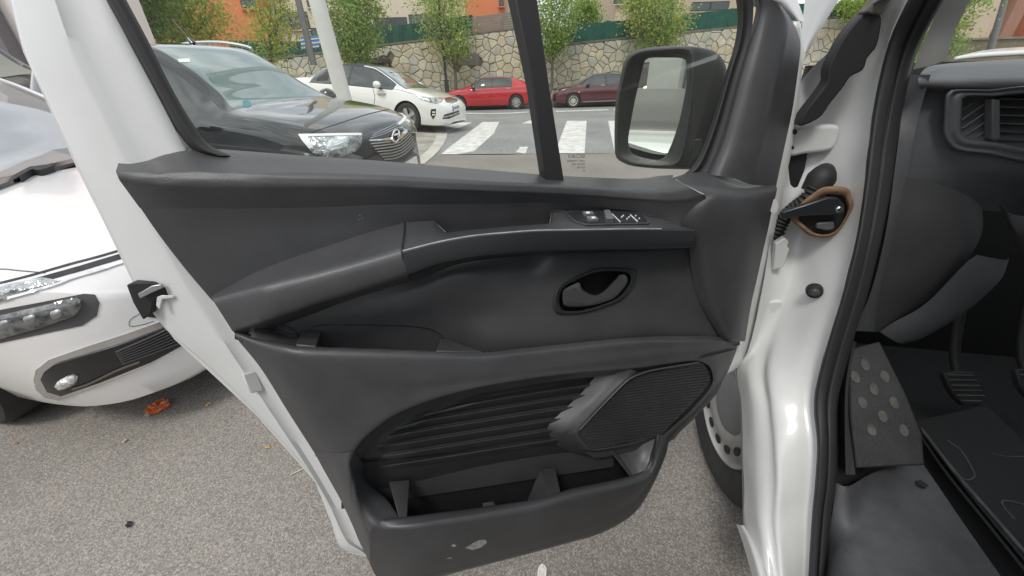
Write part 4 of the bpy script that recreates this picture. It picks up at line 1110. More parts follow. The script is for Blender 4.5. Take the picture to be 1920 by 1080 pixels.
# ================================================================== the rest of the shell: roof, rear side, far side, bonnet, windscreen
prism("roof", [v3(-.15, .18, 1.92), v3(-.15, 1.66, 1.92), v3(-3.9, 1.72, 1.95), v3(-3.9, .10, 1.95)], (0, 0, .03), M['van_white'], van, bev=.01)
prism("body_side", [v3(-1.12, .02, .30), v3(-3.9, .02, .30), v3(-3.9, .02, 1.2), v3(-3.9, .12, 1.94), v3(-1.12, .12, 1.92), v3(-1.12, .02, 1.2)], VB * .03, M['van_white'], van)
prism("far_side", [v3(.4, 1.80, .30), v3(-3.9, 1.80, .30), v3(-3.9, 1.72, 1.94), v3(-.15, 1.68, 1.9), v3(.4, 1.78, 1.2)], VB * .03, M['van_white'], van)
prism("bulkhead", [v3(-1.15, .1, .45), v3(-1.15, 1.75, .45), v3(-1.15, 1.7, 1.9), v3(-1.15, .14, 1.9)], -VA * .03, M['interior'], van)  # unseen partition, put in to help shade the cab
mesh("windscreen", [v3(.45, .18, 1.24), v3(.45, 1.66, 1.24), v3(-.14, 1.60, 1.91), v3(-.14, .22, 1.91)], [(0, 1, 2, 3)], M['pane'], van, False)
bon = [[VY(1790, 107, .55), VY(1850, 101, .55), VY(2000, 93, .55)], [VY(1812, 101, .8), VY(1870, 91, .8), VY(2000, 84, .8)]]
loft("bonnet", bon, mat("bonnet_paint_white", (0.70, 0.72, 0.72), .3, coat=.5), van, n=16, sub=3, solidify=.01)
# ================================================================== ground
def sstep(a, b, x):
    t = min(1.0, max(0.0, (x - a) / (b - a)))
    return t * t * (3 - 2 * t)
def gz(x, y):
    base = -0.0095 * min(max(0.0, y - 2.5), 30)
    k = 0.08 * sstep(4.5, 8.5, y) * (1 - sstep(17, 20, y))
    u = -(x + 0.2)
    sp = math.log1p(math.exp(2.5 * u)) / 2.5 if u < 12 else u
    return base + k * min(sp, 9.0)
def on_ground(px, py):
    z = 0.0
    for _ in range(30):
        p = on_z(px, py, z)
        z = 0.5 * z + 0.5 * gz(p[0], p[1])
    return on_z(px, py, z)

def ground_mat(name, dark, mid, light, scale, bstr, spots=0.5, wear=None, wscale=.6):
    m = bpy.data.materials.new(name)
    m.use_nodes = True
    n = m.node_tree
    b = n.nodes["Principled BSDF"]
    t = n.nodes.new("ShaderNodeTexCoord")
    v = n.nodes.new("ShaderNodeTexVoronoi")
    v.inputs["Scale"].default_value = scale
    v.inputs["Randomness"].default_value = 1.0
    v2 = n.nodes.new("ShaderNodeTexVoronoi")
    v2.inputs["Scale"].default_value = scale * 1.9
    sep = n.nodes.new("ShaderNodeSeparateColor")
    r = n.nodes.new("ShaderNodeValToRGB")
    e = r.color_ramp.elements
    e[0].position = 0.0; e[0].color = (*dark, 1)
    e[1].position = 1.0; e[1].color = (*light, 1)
    q = e.new(0.45); q.color = (*mid, 1)
    q = e.new(0.82); q.color = (*tuple(.55 * a + .45 * c for a, c in zip(mid, light)), 1)
    nz = n.nodes.new("ShaderNodeTexNoise")
    nz.inputs["Scale"].default_value = wscale
    nz.inputs["Detail"].default_value = 7
    nz.inputs["Roughness"].default_value = 0.6
    mr = n.nodes.new("ShaderNodeMapRange")
    mr.inputs["From Min"].default_value = 0.3
    mr.inputs["From Max"].default_value = 0.7
    mr.inputs["To Min"].default_value = 0.80
    mr.inputs["To Max"].default_value = 1.18
    mul = n.nodes.new("ShaderNodeVectorMath"); mul.operation = 'SCALE'
    dk = n.nodes.new("ShaderNodeMapRange")
    dk.inputs["From Min"].default_value = 0.0
    dk.inputs["From Max"].default_value = 0.55 / 1
    dk.inputs["To Min"].default_value = 1.0
    dk.inputs["To Max"].default_value = 0.7
    mul2 = n.nodes.new("ShaderNodeVectorMath"); mul2.operation = 'SCALE'
    bp = n.nodes.new("ShaderNodeBump")
    bp.inputs["Strength"].default_value = bstr
    bp.inputs["Distance"].default_value = 0.006
    bp.invert = True
    L = n.links.new
    L(t.outputs["Object"], v.inputs["Vector"]); L(t.outputs["Object"], v2.inputs["Vector"]); L(t.outputs["Object"], nz.inputs["Vector"])
    L(v.outputs["Color"], sep.inputs["Color"]); L(sep.outputs["Red"], r.inputs["Fac"])
    L(nz.outputs["Fac"], mr.inputs["Value"])
    L(r.outputs["Color"], mul.inputs[0]); L(mr.outputs["Result"], mul.inputs["Scale"])
    L(v.outputs["Distance"], dk.inputs["Value"])
    L(mul.outputs["Vector"], mul2.inputs[0]); L(dk.outputs["Result"], mul2.inputs["Scale"])
    L(mul2.outputs["Vector"], b.inputs["Base Color"])
    L(v.outputs["Distance"], bp.inputs["Height"]); L(bp.outputs["Normal"], b.inputs["Normal"])
    b.inputs["Roughness"].default_value = 0.85
    return m
M['lot'] = ground_mat("coarse_parking_asphalt", (0.18, 0.164, 0.147), (0.280, 0.254, 0.226), (0.45, 0.415, 0.372), 235, 0.3)
M['road'] = ground_mat("grey_road_asphalt", (0.22, 0.225, 0.215), (0.30, 0.305, 0.295), (0.42, 0.425, 0.41), 45, 0.25)
M['paint'] = mat("worn_white_road_paint", (0.46, 0.455, 0.43), 0.75, bump=.3, bscale=60, color2=(0.72, 0.71, 0.68), vscale=5.5, bdist=.003)
M['concrete'] = mat("pale_gutter_concrete", (0.40, 0.38, 0.33), 0.85, bump=.3, bscale=60, color2=(0.52, 0.50, 0.45), vscale=2.5, bdist=.004)
M['kerb'] = mat("kerb_stone", (0.34, 0.33, 0.30), 0.85, bump=.3, bscale=40, var=.2, vscale=2)

gx = sorted(set([-300, -150, -80, -50, -35, -25] + list(np.arange(-20, 20.01, 0.5)) + [25, 35, 50, 80, 150, 300]))
gy = sorted(set([-300, -120, -60, -30, -20] + list(np.arange(-12, 30.01, 0.5)) + [40, 60, 100, 160, 300, 600]))
gv = [(x, y, gz(x, y)) for y in gy for x in gx]
tag(mesh("ground", gv, grid_faces(len(gy), len(gx)), M['lot']), kind="structure")

def sheet(name, poly, m, dz, parent=None, step=0.8, smooth=True):
    """flat thing laid on the ground: polygon in x, y; follows the ground's slope"""
    bd = dense(poly, step)
    nb = len(bd)
    pts = list(bd)
    xs = [p[0] for p in bd]; ys = [p[1] for p in bd]
    for y in np.arange(min(ys) + step / 2, max(ys), step):
        for x in np.arange(min(xs) + step / 2, max(xs), step):
            if in_poly(x, y, bd) and min((x - q[0]) ** 2 + (y - q[1]) ** 2 for q in bd) > (.45 * step) ** 2:
                pts.append((x, y))
    res = delaunay_2d_cdt([Vector((float(p[0]), float(p[1]))) for p in pts], [(i, (i + 1) % nb) for i in range(nb)], [], 1, 1e-4)
    return mesh(name, [(v.x, v.y, gz(v.x, v.y) + dz) for v in res[0]], [tuple(f) for f in res[2]], m, parent, smooth)

KERB_Y, WALL_Y = 21.95, 23.8
ne = [on_ground(x, y)[:2] for x, y in [(796, 306), (830, 289.5), (1000, 288.5), (1300, 286), (1600, 276), (1900, 262)]]
road_poly = [tuple(p) for p in ne] + [(28, ne[-1][1] - .5), (28, KERB_Y), (-30, KERB_Y), (-30, 15.5), (-9, 15.5), (-3.4, 14.9), (-1.9, 13.2), (-1.55, 11.0), (-1.5, 9.0)]
road = tag(sheet("road", road_poly, M['road'], 0.004, step=1.2), kind="structure")
def pxs(ps):
    return [tuple(on_ground(x, y)[:2]) for x, y in ps]
for st in ([(827, 290), (883, 290), (949.5, 229), (905, 229)], [(822, 252), (838, 250), (885, 230), (840, 230)], [(930, 289), (985, 289), (990, 276), (944, 276)], [(978, 232), (1018, 232), (1023, 226.5), (992, 226.5)], [(1040, 288), (1096, 288), (1100, 227), (1063, 227)], [(1153, 288), (1212, 288), (1180, 227), (1140, 227)], [(1268, 288), (1330, 288), (1262, 226), (1220, 226)]):
    sheet("zebra_stripe", pxs(st), M['paint'], 0.009, road, step=.5)
for st in ([(845, 213.2), (990, 211.0), (990, 209.6), (845, 211.2)], [(1042, 210.2), (1141, 206.9), (1141, 205.3), (1042, 208.4)], [(1150, 206.5), (1300, 202), (1300, 200.6), (1150, 205)]):
    sheet("lane_line", pxs(st), M['paint'], 0.009, road, step=.8)
# concrete gutter curving round the end of the parking bays
gut_o = [(796, 308), (822, 284), (836, 262), (838, 248), (832, 238), (815, 232)]
gut_i = [(770, 308), (800, 284), (815, 265), (818, 253), (812, 244), (800, 238)]
go_, gi_ = [tuple(p) for p in cat_rom([p[:2] for p in map(lambda q: on_ground(*q), gut_o)], 24)], [tuple(p) for p in cat_rom([p[:2] for p in map(lambda q: on_ground(*q), gut_i)], 24)]
apron = tag(sheet("parking_apron", gi_ + [(-3.6, 14.6), (-8, 14.9), (-8, 6.0), (-2.2, 6.0)], mat("stained_apron_concrete", (0.22, 0.20, 0.17), .85, bump=.3, bscale=50, color2=(0.46, 0.43, 0.37), vscale=1.6, bdist=.004), 0.004, step=.5), kind="structure")
tag(sheet("gutter", go_ + gi_[::-1], M['concrete'], 0.010, step=.35), kind="structure")
tube("gutter_groove", [np.array([a[0] * .55 + b[0] * .45, a[1] * .55 + b[1] * .45, 0]) + np.array([0, 0, gz(a[0], a[1]) + .006]) for a, b in zip(go_, gi_)], .012, M['kerb'], apron, seg=5)
# far pavement
pave = tag(mesh("pavement", [(-30, KERB_Y, gz(0, KERB_Y) + .12), (40, KERB_Y, gz(0, KERB_Y) + .12), (40, WALL_Y + .2, gz(0, KERB_Y) + .12), (-30, WALL_Y + .2, gz(0, KERB_Y) + .12)], [(0, 1, 2, 3)], M['kerb']), kind="structure")
tag(box("kerb", (5, KERB_Y - .06, gz(0, KERB_Y) + .02), (70, .14, .22), M['concrete'], bev=.015), kind="structure")
PZ = gz(0, KERB_Y) + .12
M['grass'] = mat("grass_blades", (0.06, 0.13, 0.025), .7, color2=(0.12, 0.19, 0.05), vscale=1.5)
gvv, gff = [], []
for _ in range(9000):
    x = rng.uniform(-14, 14); y = rng.uniform(KERB_Y + .25, KERB_Y + 1.0)
    h = rng.uniform(.06, .22); a = rng.uniform(0, 6.28); wd = .02
    k = len(gvv)
    dx, dy = math.cos(a) * wd, math.sin(a) * wd
    gvv += [(x - dx, y - dy, PZ), (x + dx, y + dy, PZ), (x + rng.normal(0, .04), y + rng.normal(0, .04), PZ + h)]
    gff.append((k, k + 1, k + 2))
tag(mesh("verge_grass", gvv, gff, M['grass'], None, False, recalc=False), "short green grass strip at the foot of the stone wall", "grass", kind="stuff")

# ================================================================== stone retaining wall
def wy(px, py, y=WALL_Y):
    return on_y(px, py, y)
ca, cb = wy(430, 122), wy(1012, 48.5)
cc, cd = wy(1012, 89), wy(1600, 30)
ce, cf = wy(1600, 80), wy(1990, 80)
wall = empty("stone_wall", (0, WALL_Y, PZ))
tag(wall, "retaining wall of irregular pale stones along the far side of the road", "wall")
M['mortar'] = mat("brown_mortar", (0.17, 0.135, 0.09), .9, bump=.4, bscale=30, var=.2, vscale=3)
_stone_mats = []
for k, c in enumerate([(0.54, 0.49, 0.37), (0.48, 0.45, 0.36), (0.58, 0.53, 0.41), (0.52, 0.45, 0.32), (0.46, 0.44, 0.37), (0.56, 0.51, 0.40)]):
    _stone_mats.append(mat("wall_stone_%d" % k, c, .85, bump=.5, bscale=9, var=.16, vscale=2.6, bdist=.02))
def top_at(x):
    if x < cb[0]: return ca[2] + (cb[2] - ca[2]) * (x - ca[0]) / (cb[0] - ca[0])
    if x < cd[0]: return cc[2] + (cd[2] - cc[2]) * (x - cc[0]) / (cd[0] - cc[0])
    return ce[2]
def slab(xa, xb, name, m, y0, y1, zb, dzt):
    za, zb2 = top_at(xa + .001) + dzt, top_at(xb - .001) + dzt
    return mesh(name, [(xa, y0, zb), (xb, y0, zb), (xb, y1, zb), (xa, y1, zb), (xa, y0, za), (xb, y0, zb2), (xb, y1, zb2), (xa, y1, za)], [(3, 2, 1, 0), (4, 5, 6, 7), (0, 1, 5, 4), (1, 2, 6, 5), (2, 3, 7, 6), (3, 0, 4, 7)], m, wall, False)
secs = [(-24.0, cb[0]), (cb[0] + .002, cd[0]), (cd[0] + .002, 44.0)]
for a, b in secs:
    slab(a, b, "wall_core", M['mortar'], WALL_Y + .03, WALL_Y + .45, PZ - .3, -.02)
    za, zb2 = top_at(a + .001), top_at(b - .001)
    mesh("coping", [(a, WALL_Y - .06, za - .02), (b, WALL_Y - .06, zb2 - .02), (b, WALL_Y + .52, zb2 - .02), (a, WALL_Y + .52, za - .02), (a, WALL_Y - .06, za + .07), (b, WALL_Y - .06, zb2 + .07), (b, WALL_Y + .52, zb2 + .07), (a, WALL_Y + .52, za + .07)], [(3, 2, 1, 0), (4, 5, 6, 7), (0, 1, 5, 4), (1, 2, 6, 5), (2, 3, 7, 6), (3, 0, 4, 7)], mat("coping_slab", (0.17, 0.155, 0.13), .85, var=.2, vscale=2), wall, False)

def clip(poly, px, py, nx, ny):
    out = []
    for i in range(len(poly)):
        a, b = poly[i - 1], poly[i]
        da = (a[0] - px) * nx + (a[1] - py) * ny
        db = (b[0] - px) * nx + (b[1] - py) * ny
        if da <= 0: pass
        if (da <= 0) != (db <= 0):
            t = da / (da - db)
            out.append((a[0] + (b[0] - a[0]) * t, a[1] + (b[1] - a[1]) * t))
        if db <= 0: out.append(b)
    return out
cell = 0.40
seeds = {}
x0_, z0_ = -14.0, PZ - .6
for i in range(int(32 / cell)):
    for j in range(int(5.4 / cell)):
        seeds[(i, j)] = (x0_ + (i + .5 + rng.uniform(-.48, .48)) * cell, z0_ + (j + .5 + rng.uniform(-.48, .48)) * cell * .92)
stones = []
for (i, j), (sx, sz) in seeds.items():
    poly = [(sx - 1, sz - 1), (sx + 1, sz - 1), (sx + 1, sz + 1), (sx - 1, sz + 1)]
    for di in (-2, -1, 0, 1, 2):
        for dj in (-2, -1, 0, 1, 2):
            if (di or dj) and (i + di, j + dj) in seeds:
                qx, qz = seeds[(i + di, j + dj)]
                nx, nz_ = qx - sx, qz - sz
                l = math.hypot(nx, nz_)
                if l < 1e-6: continue
                nx /= l; nz_ /= l
                poly = clip(poly, (sx + qx) / 2 - nx * .012, (sz + qz) / 2 - nz_ * .012, nx, nz_)
                if len(poly) < 3: break
        if len(poly) < 3: break
    if len(poly) < 3: continue
    tp = top_at(sx) - .04
    poly = clip(poly, sx, tp, 0, 1)
    poly = clip(poly, sx, PZ - .02, 0, -1)
    # stay inside one wall section
    for a, b in secs:
        if a <= sx < b:
            poly = clip(poly, b - .01, sz, 1, 0); poly = clip(poly, a + .01, sz, -1, 0)
    if len(poly) < 3: continue
    ar_ = abs(sum(poly[q - 1][0] * poly[q][1] - poly[q][0] * poly[q - 1][1] for q in range(len(poly)))) / 2
    if ar_ < .012: continue
    stones.append((poly, sx, sz))
# plaque and vent openings keep their own places
pl0, pl1 = wy(860, 123), wy(898, 98)
vt0, vt1 = wy(686, 152), wy(731, 110)
def blocked(sx, sz):
    return any(min(p[0], q[0]) - .12 < sx < max(p[0], q[0]) + .12 and min(p[2], q[2]) - .12 < sz < max(p[2], q[2]) + .12 for p, q in ((pl0, pl1), (vt0, vt1)))
stones = [s for s in stones if not blocked(s[1], s[2])]
def stone_geo(poly, sx, sz):
    n = len(poly)
    cx = sum(p[0] for p in poly) / n; cz = sum(p[1] for p in poly) / n
    d = .035 + rng.uniform(0, .05)
    vs = [(p[0], WALL_Y + .03, p[1]) for p in poly] + [(p[0], WALL_Y + .03 - d, p[1]) for p in poly]
    vs += [(cx + (p[0] - cx) * .82, WALL_Y + .03 - d - .016, cz + (p[1] - cz) * .82) for p in poly]
    fs = [(i, (i + 1) % n, n + (i + 1) % n, n + i) for i in range(n)] + [(n + i, n + (i + 1) % n, 2 * n + (i + 1) % n, 2 * n + i) for i in range(n)] + [tuple(range(2 * n, 3 * n))]
    return vs, fs
# which stones the photograph shows: inside the frame and clear of the nearest hiders
def vis(sx, sz):
    u, v = project((sx, WALL_Y, sz))
    ok = (500 < u < 1500 or u > 1770) and 20 < v < 205
    if ok and u < 860 and v > 150: ok = False
    return (0 if ok else 1, abs(u - 950))
stones.sort(key=lambda s: vis(s[1], s[2]))
sv, sf, sm = [], [], []
for k, (poly, sx, sz) in enumerate(stones):
    vs, fs = stone_geo(poly, sx, sz)
    mi = int(rng.integers(0, 6))
    if k < 290:
        mesh("stone", vs, fs, _stone_mats[mi], wall, False)
    else:
        o_ = len(sv)
        sv += vs; sf += [tuple(i + o_ for i in f) for f in fs]; sm += [mi] * len(fs)
tag(mesh("stonework", sv, sf, None, wall, False, mats=_stone_mats, fmat=sm), kind="stuff")
def slab_px(name, a, b, y, d, m, parent=None, bev=.0):
    p, q = on_y(a[0], a[1], y), on_y(b[0], b[1], y)
    c = ((p[0] + q[0]) / 2, y + d / 2, (p[2] + q[2]) / 2)
    return box(name, c, (abs(p[0] - q[0]), d, abs(p[2] - q[2])), m, parent, bev=bev)
tag(slab_px("wall_plaque", (860, 123), (898, 98), WALL_Y - .035, .06, mat("plain_grey_plaque", (0.20, 0.19, 0.175), .7, var=.1, vscale=2)), "plain grey rectangular plaque set in the stone wall above the red car", "plaque")
vent = empty("wall_niche", (vt0[0], WALL_Y, PZ))
tag(vent, "dark framed niche in the stone wall behind the white saloon car", "niche")
brown = mat("dark_brown_frame", (0.045, 0.038, 0.032), .7)
slab_px("frame", (686, 118), (731, 110), WALL_Y - .05, .12, brown, vent)
slab_px("frame", (724, 152), (731, 118.2), WALL_Y - .05, .12, brown, vent)
slab_px("panel", (686, 152), (723.8, 118.2), WALL_Y - .0, .04, M['black'], vent)

# ================================================================== screens on top of the wall
def screen_mat(name, c, s=60):
    return mat(name, c, .8, bump=.6, bscale=s, var=.3, vscale=6, bdist=.02)
M['green'] = screen_mat("green_mesh_screen", (0.012, 0.075, 0.052))
M['green2'] = screen_mat("green_brush_screen", (0.012, 0.085, 0.060), 30)
M['slat'] = mat("weathered_grey_slat", (0.20, 0.185, 0.165), .7, var=.2, vscale=4)
M['post'] = mat("dark_metal_post", (0.035, 0.037, 0.036), .5)
FY = WALL_Y + .25
def fence(name, label, px_top, px_bot, m, y=FY, ragged=0.0, npost=6):
    root = empty(name, on_y(px_bot[0][0], px_bot[0][1], y))
    tag(root, label, "fence")
    n = 40
    t_ = lin([on_y(a, b, y) for a, b in px_top], n); b_ = lin([on_y(a, b, y) for a, b in px_bot], n)
    for i in range(n):
        t_[i][2] += rng.uniform(-ragged, ragged)
        t_[i][1] += .03 * math.sin(i * 1.3); b_[i][1] += .03 * math.sin(i * 1.3 + .6)
    o = mesh("mesh_sheet", np.vstack([t_, b_]), grid_faces(2, n), m, root, False)
    solid(o, .02)
    for i in range(npost):
        k = int(round(i * (n - 1) / (npost - 1)))
        tube("post", [b_[k] + np.array([0, .06, -.1]), t_[k] + np.array([0, .06, .02])], .025, M['post'], root, seg=8)
    return root
fence("mesh_fence", "green mesh fence above the stone wall, left of the street lamps", [(430, 76), (560, 78), (640, 70)], [(430, 124), (560, 108), (640, 96)], M['green'])
fence("mesh_fence", "long green mesh fence on the wall above the white saloon car", [(680, 56), (790, 42), (884, 28)], [(680, 92), (790, 77), (884, 66)], M['green'], npost=8)
fence("brush_fence", "dark green brush screen on the lower wall, right of the window divider", [(1040, 57), (1100, 43), (1250, 33), (1400, 12)], [(1040, 88), (1100, 81), (1250, 68), (1400, 54)], M['green2'], ragged=.05, npost=8)
fence("brush_fence", "green screen glimpsed between the door and the windscreen pillar", [(1420, 10), (1620, 2)], [(1420, 52), (1620, 30)], M['green2'], ragged=.05, npost=4)
# grey horizontal boards
bf = empty("board_fence", on_y(890, 66, FY))
tag(bf, "grey horizontal board fence on the wall in front of the orange house", "fence")
for k in range(7):
    v0 = k / 7.0
    y0a, y0b = 32 + (66 - 32) * v0, 20 + (54 - 20) * v0
    y1a, y1b = y0a + 34 / 7 * .86, y0b + 34 / 7 * .86
    P = [on_y(x, y, FY - .02) for x, y in ((884, y0a), (1010, y0b - 3), (1010, y1b - 3), (884, y1a))]
    prism("board", P, (0, .03, 0), M['slat'], bf)
for x in (886, 942, 1006):
    tube("post", [on_y(x, 66 - (x - 884) * .115, FY + .04), on_y(x, 30 - (x - 884) * .115, FY + .04)], .03, M['post'], bf, seg=8)
# striped awning hung behind the lamps
aw = empty("striped_awning", on_y(596, 90, FY + .1))
tag(aw, "blue and white striped cloth hanging over the fence between the two lamp posts", "awning")
wcl = mat("white_cloth", (0.72, 0.74, 0.76), .8); bcl = mat("blue_cloth", (0.08, 0.22, 0.50), .8)
for k in range(7):
    y0 = 64.5 + k * 3.7
    P = [on_y(x, y, FY - .12 + .02 * k) for x, y in ((564, y0 + 4.5), (640, y0 - 2.5), (640, y0 + 1.2), (564, y0 + 8.2))]
    prism("stripe", P, (0, .02, 0), wcl if k % 2 else bcl, aw)

# ================================================================== buildings behind the wall
def facade(name, label, px, y, depth, m, wins=(), m2=None, bands=(), roofz=None):
    """box building whose front stands at distance y; px = left and right picture columns, z to roofz"""
    l = on_y(px[0], 100, y)[0]; r = on_y(px[1], 60, y)[0]
    z1 = roofz or 9.5
    root = empty(name, ((l + r) / 2, y, 0))
    tag(root, label, "building")
    box("wall", ((l + r) / 2, y + depth / 2, z1 / 2), (r - l, depth, z1), m, root)
    for (x0, y0, x1, y1) in wins:
        p, q = on_y(x0, y1, y), on_y(x1, y0, y)
        cx, cz, wd, ht = (p[0] + q[0]) / 2, (p[2] + q[2]) / 2, abs(q[0] - p[0]), abs(q[2] - p[2])
        wn = box("window", (cx, y - .01, cz), (wd, .10, ht), m2 or M['post'], root)
        np_ = max(1, int(round(wd / 1.1)))
        for i in range(np_):
            box("pane", (cx - wd / 2 + wd * (i + .5) / np_, y - .065, cz), (wd / np_ - .10, .02, ht - .12), M['bglass'], wn)
        box("sill", (cx, y - .10, cz - ht / 2 - .04), (wd + .12, .16, .06), m, wn)
    for (x0, y0, x1, y1, mm, nm) in bands:
        p, q = on_y(x0, y1, y), on_y(x1, y0, y)
        box(nm, ((p[0] + q[0]) / 2, y - .04, (p[2] + q[2]) / 2), (abs(q[0] - p[0]), .12, abs(q[2] - p[2])), mm, root)
    return root
M['bglass'] = mat("building_window_glass", (0.05, 0.07, 0.08), .05, spec=.8)
M['orange'] = mat("orange_render", (0.62, 0.20, 0.09), .85, bump=.1, bscale=20, var=.06, vscale=.6)
M['cream'] = mat("cream_render", (0.62, 0.54, 0.43), .85, bump=.1, bscale=20, var=.05, vscale=.6)
M['sand'] = mat("sand_render", (0.56, 0.45, 0.34), .85, bump=.1, bscale=20, var=.05, vscale=.6)
M['brick'] = mat("brown_brick_render", (0.32, 0.16, 0.11), .85, bump=.2, bscale=30, var=.1, vscale=1)
facade("orange_house", "orange rendered house behind the trees at the upper left", (255, 500), 29.0, 8, M['orange'], wins=[(455, 0, 478, 16), (300, 20, 340, 62)])
facade("cream_house", "cream house behind the green mesh fence, with several dark windows", (530, 880), 30.0, 8, M['cream'], wins=[(524, 18, 540, 52), (550, 22, 575, 56), (588, 52, 606, 80), (578, 0, 586, 14), (706, 32, 762, 62), (770, 26, 822, 60)])
facade("orange_block", "salmon orange block above the grey board fence", (878, 948), 28.4, 7, M['orange'], wins=[(936, 0, 944, 12)])
facade("cream_annex", "narrow cream block behind the window divider", (946, 1000), 29.0, 7, M['cream'])
facade("sand_house", "sand coloured house beyond the green brush screen, with a long window", (1147, 1480), 30.0, 8, M['sand'], wins=[(1294, 2, 1368, 22), (1150, 0, 1168, 8)])
facade("terrace_house", "beige house seen through the windscreen", (1740, 1858), 27.0, 7, M['sand'])
facade("terrace_house", "brown house seen through the windscreen, behind the lamp post", (1858.5, 1902), 26.6, 7, M['brick'])
facade("terrace_house", "orange house at the right edge, seen through the windscreen", (1902.5, 2120), 27.0, 7, M['orange'])

# ================================================================== lamp posts
M['white_post'] = mat("white_painted_steel", (0.66, 0.66, 0.62), .5, var=.06, vscale=3)
M['grey_post'] = mat("galvanised_grey_steel", (0.17, 0.175, 0.17), .5, metal=.3, var=.1, vscale=4)
def lamp_post(name, label, px0, px1, y, r0, r1, m, collars=()):
    root = empty(name, on_y(px0[0], px0[1], y))
    tag(root, label, "lamp post", "street lamp posts")
    p0 = on_y(*px0, y); p1 = on_y(*px1, y)
    d = (p1 - p0)
    d[1] = 0
    top = p0 + d * ((6.2 - p0[2]) / max(.1, d[2]))
    tube("shaft", [p0, top], [r0, r1], m, root, seg=20)
    for t, h, r, mm in collars:
        q = p0 + (top - p0) * t
        tube("collar", [q - np.array([0, 0, h / 2]), q + np.array([0, 0, h / 2])], r, mm, root, seg=20)
    tube("lamp_arm", [top, top + np.array([.1, -.3, .25]), top + np.array([.15, -.9, .35])], .03, m, root, seg=8, n=10)
    box("lamp_head", top + np.array([.17, -1.1, .34]), (.2, .5, .09), M['grey_post'], root, bev=.02)
    return root
red_s = mat("faded_red_sticker", (0.42, 0.12, 0.09), .6)
# white one stands between the near car and the white saloon
lb = on_ground(648, 232)
lpy = 7.4
_b0 = on_y(664, 268, lpy); _b0[2] = gz(_b0[0], lpy)
wp = empty("lamp_post", _b0)
tag(wp, "leaning white lamp post rising behind the black car's bonnet", "lamp post", "street lamp posts")
pa, pb = on_y(640, 168, lpy), on_y(594, 0, lpy)
dd_ = (pb - pa) / (pb[2] - pa[2])
foot = pa + dd_ * (_b0[2] - pa[2]); topp = pa + dd_ * (6.0 - pa[2])
tube("shaft", [foot, topp], [.135, .10], M['white_post'], wp, seg=28)
tube("base_plate", [foot, foot + np.array([0, 0, .06])], .22, M['white_post'], wp, seg=20)
tube("lamp_arm", [topp, topp + np.array([.2, -.3, .25]), topp + np.array([.8, -.9, .35])], .04, M['white_post'], wp, seg=8, n=10)
_sh = bvh_of(bpy.context.scene.objects[wp.children[0].name])
decal("sticker", [(620, 125.5), (629.5, 124), (630.5, 130), (621, 131.5)], _sh, red_s, wp, step=3, lift=.004, depth=.002)
for cx, cy in ((631, 149), (632.5, 155)):
    decal("bolt", [(cx - 1.2, cy - 1.2), (cx + 1.2, cy - 1.2), (cx + 1.2, cy + 1.2), (cx - 1.2, cy + 1.2)], _sh, M['post'], wp, step=3, lift=.006, depth=.002)
lamp_post("lamp_post", "plain grey lamp post left of the leaning white one", (588, 122), (559, 0), 17.0, .12, .09, M['grey_post'])
lamp_post("lamp_post", "slim dark lamp post beside the tree behind the red car", (838.5, 172), (829, 72), 21.9 + .5, .07, .05, M['post'], collars=((.0, .9, .11, M['post']), (.09, .08, .14, M['post'])))
lamp_post("lamp_post", "grey lamp post seen through the windscreen", (1852, 108), (1884, 0), 22.4, .14, .10, M['grey_post'])

# ================================================================== trees
def leaf_mat(name, c1, c2):
    m = mat(name, c1, .6, color2=c2, vscale=1.3)
    n = m.node_tree
    b = n.nodes["Principled BSDF"]
    out = n.nodes["Material Output"]
    tl = n.nodes.new("ShaderNodeBsdfTranslucent")
    tl.inputs["Color"].default_value = (*tuple(min(1, c * 1.5) for c in c2), 1)
    mx = n.nodes.new("ShaderNodeMixShader")
    mx.inputs["Fac"].default_value = .35
    n.links.new(b.outputs["BSDF"], mx.inputs[1]); n.links.new(tl.outputs["BSDF"], mx.inputs[2])
    n.links.new(mx.outputs["Shader"], out.inputs["Surface"])
    return m
LM = [leaf_mat("leaf_mid_green", (0.15, 0.26, 0.045), (0.27, 0.38, 0.09)), leaf_mat("leaf_dark_green", (0.09, 0.17, 0.035), (0.16, 0.25, 0.06)), leaf_mat("leaf_yellow_green", (0.31, 0.36, 0.06), (0.46, 0.46, 0.10)), leaf_mat("leaf_rust", (0.32, 0.19, 0.05), (0.42, 0.27, 0.08))]
M['bark'] = mat("grey_brown_bark", (0.14, 0.12, 0.095), .9, bump=.6, bscale=25, var=.3, vscale=6, bdist=.02)
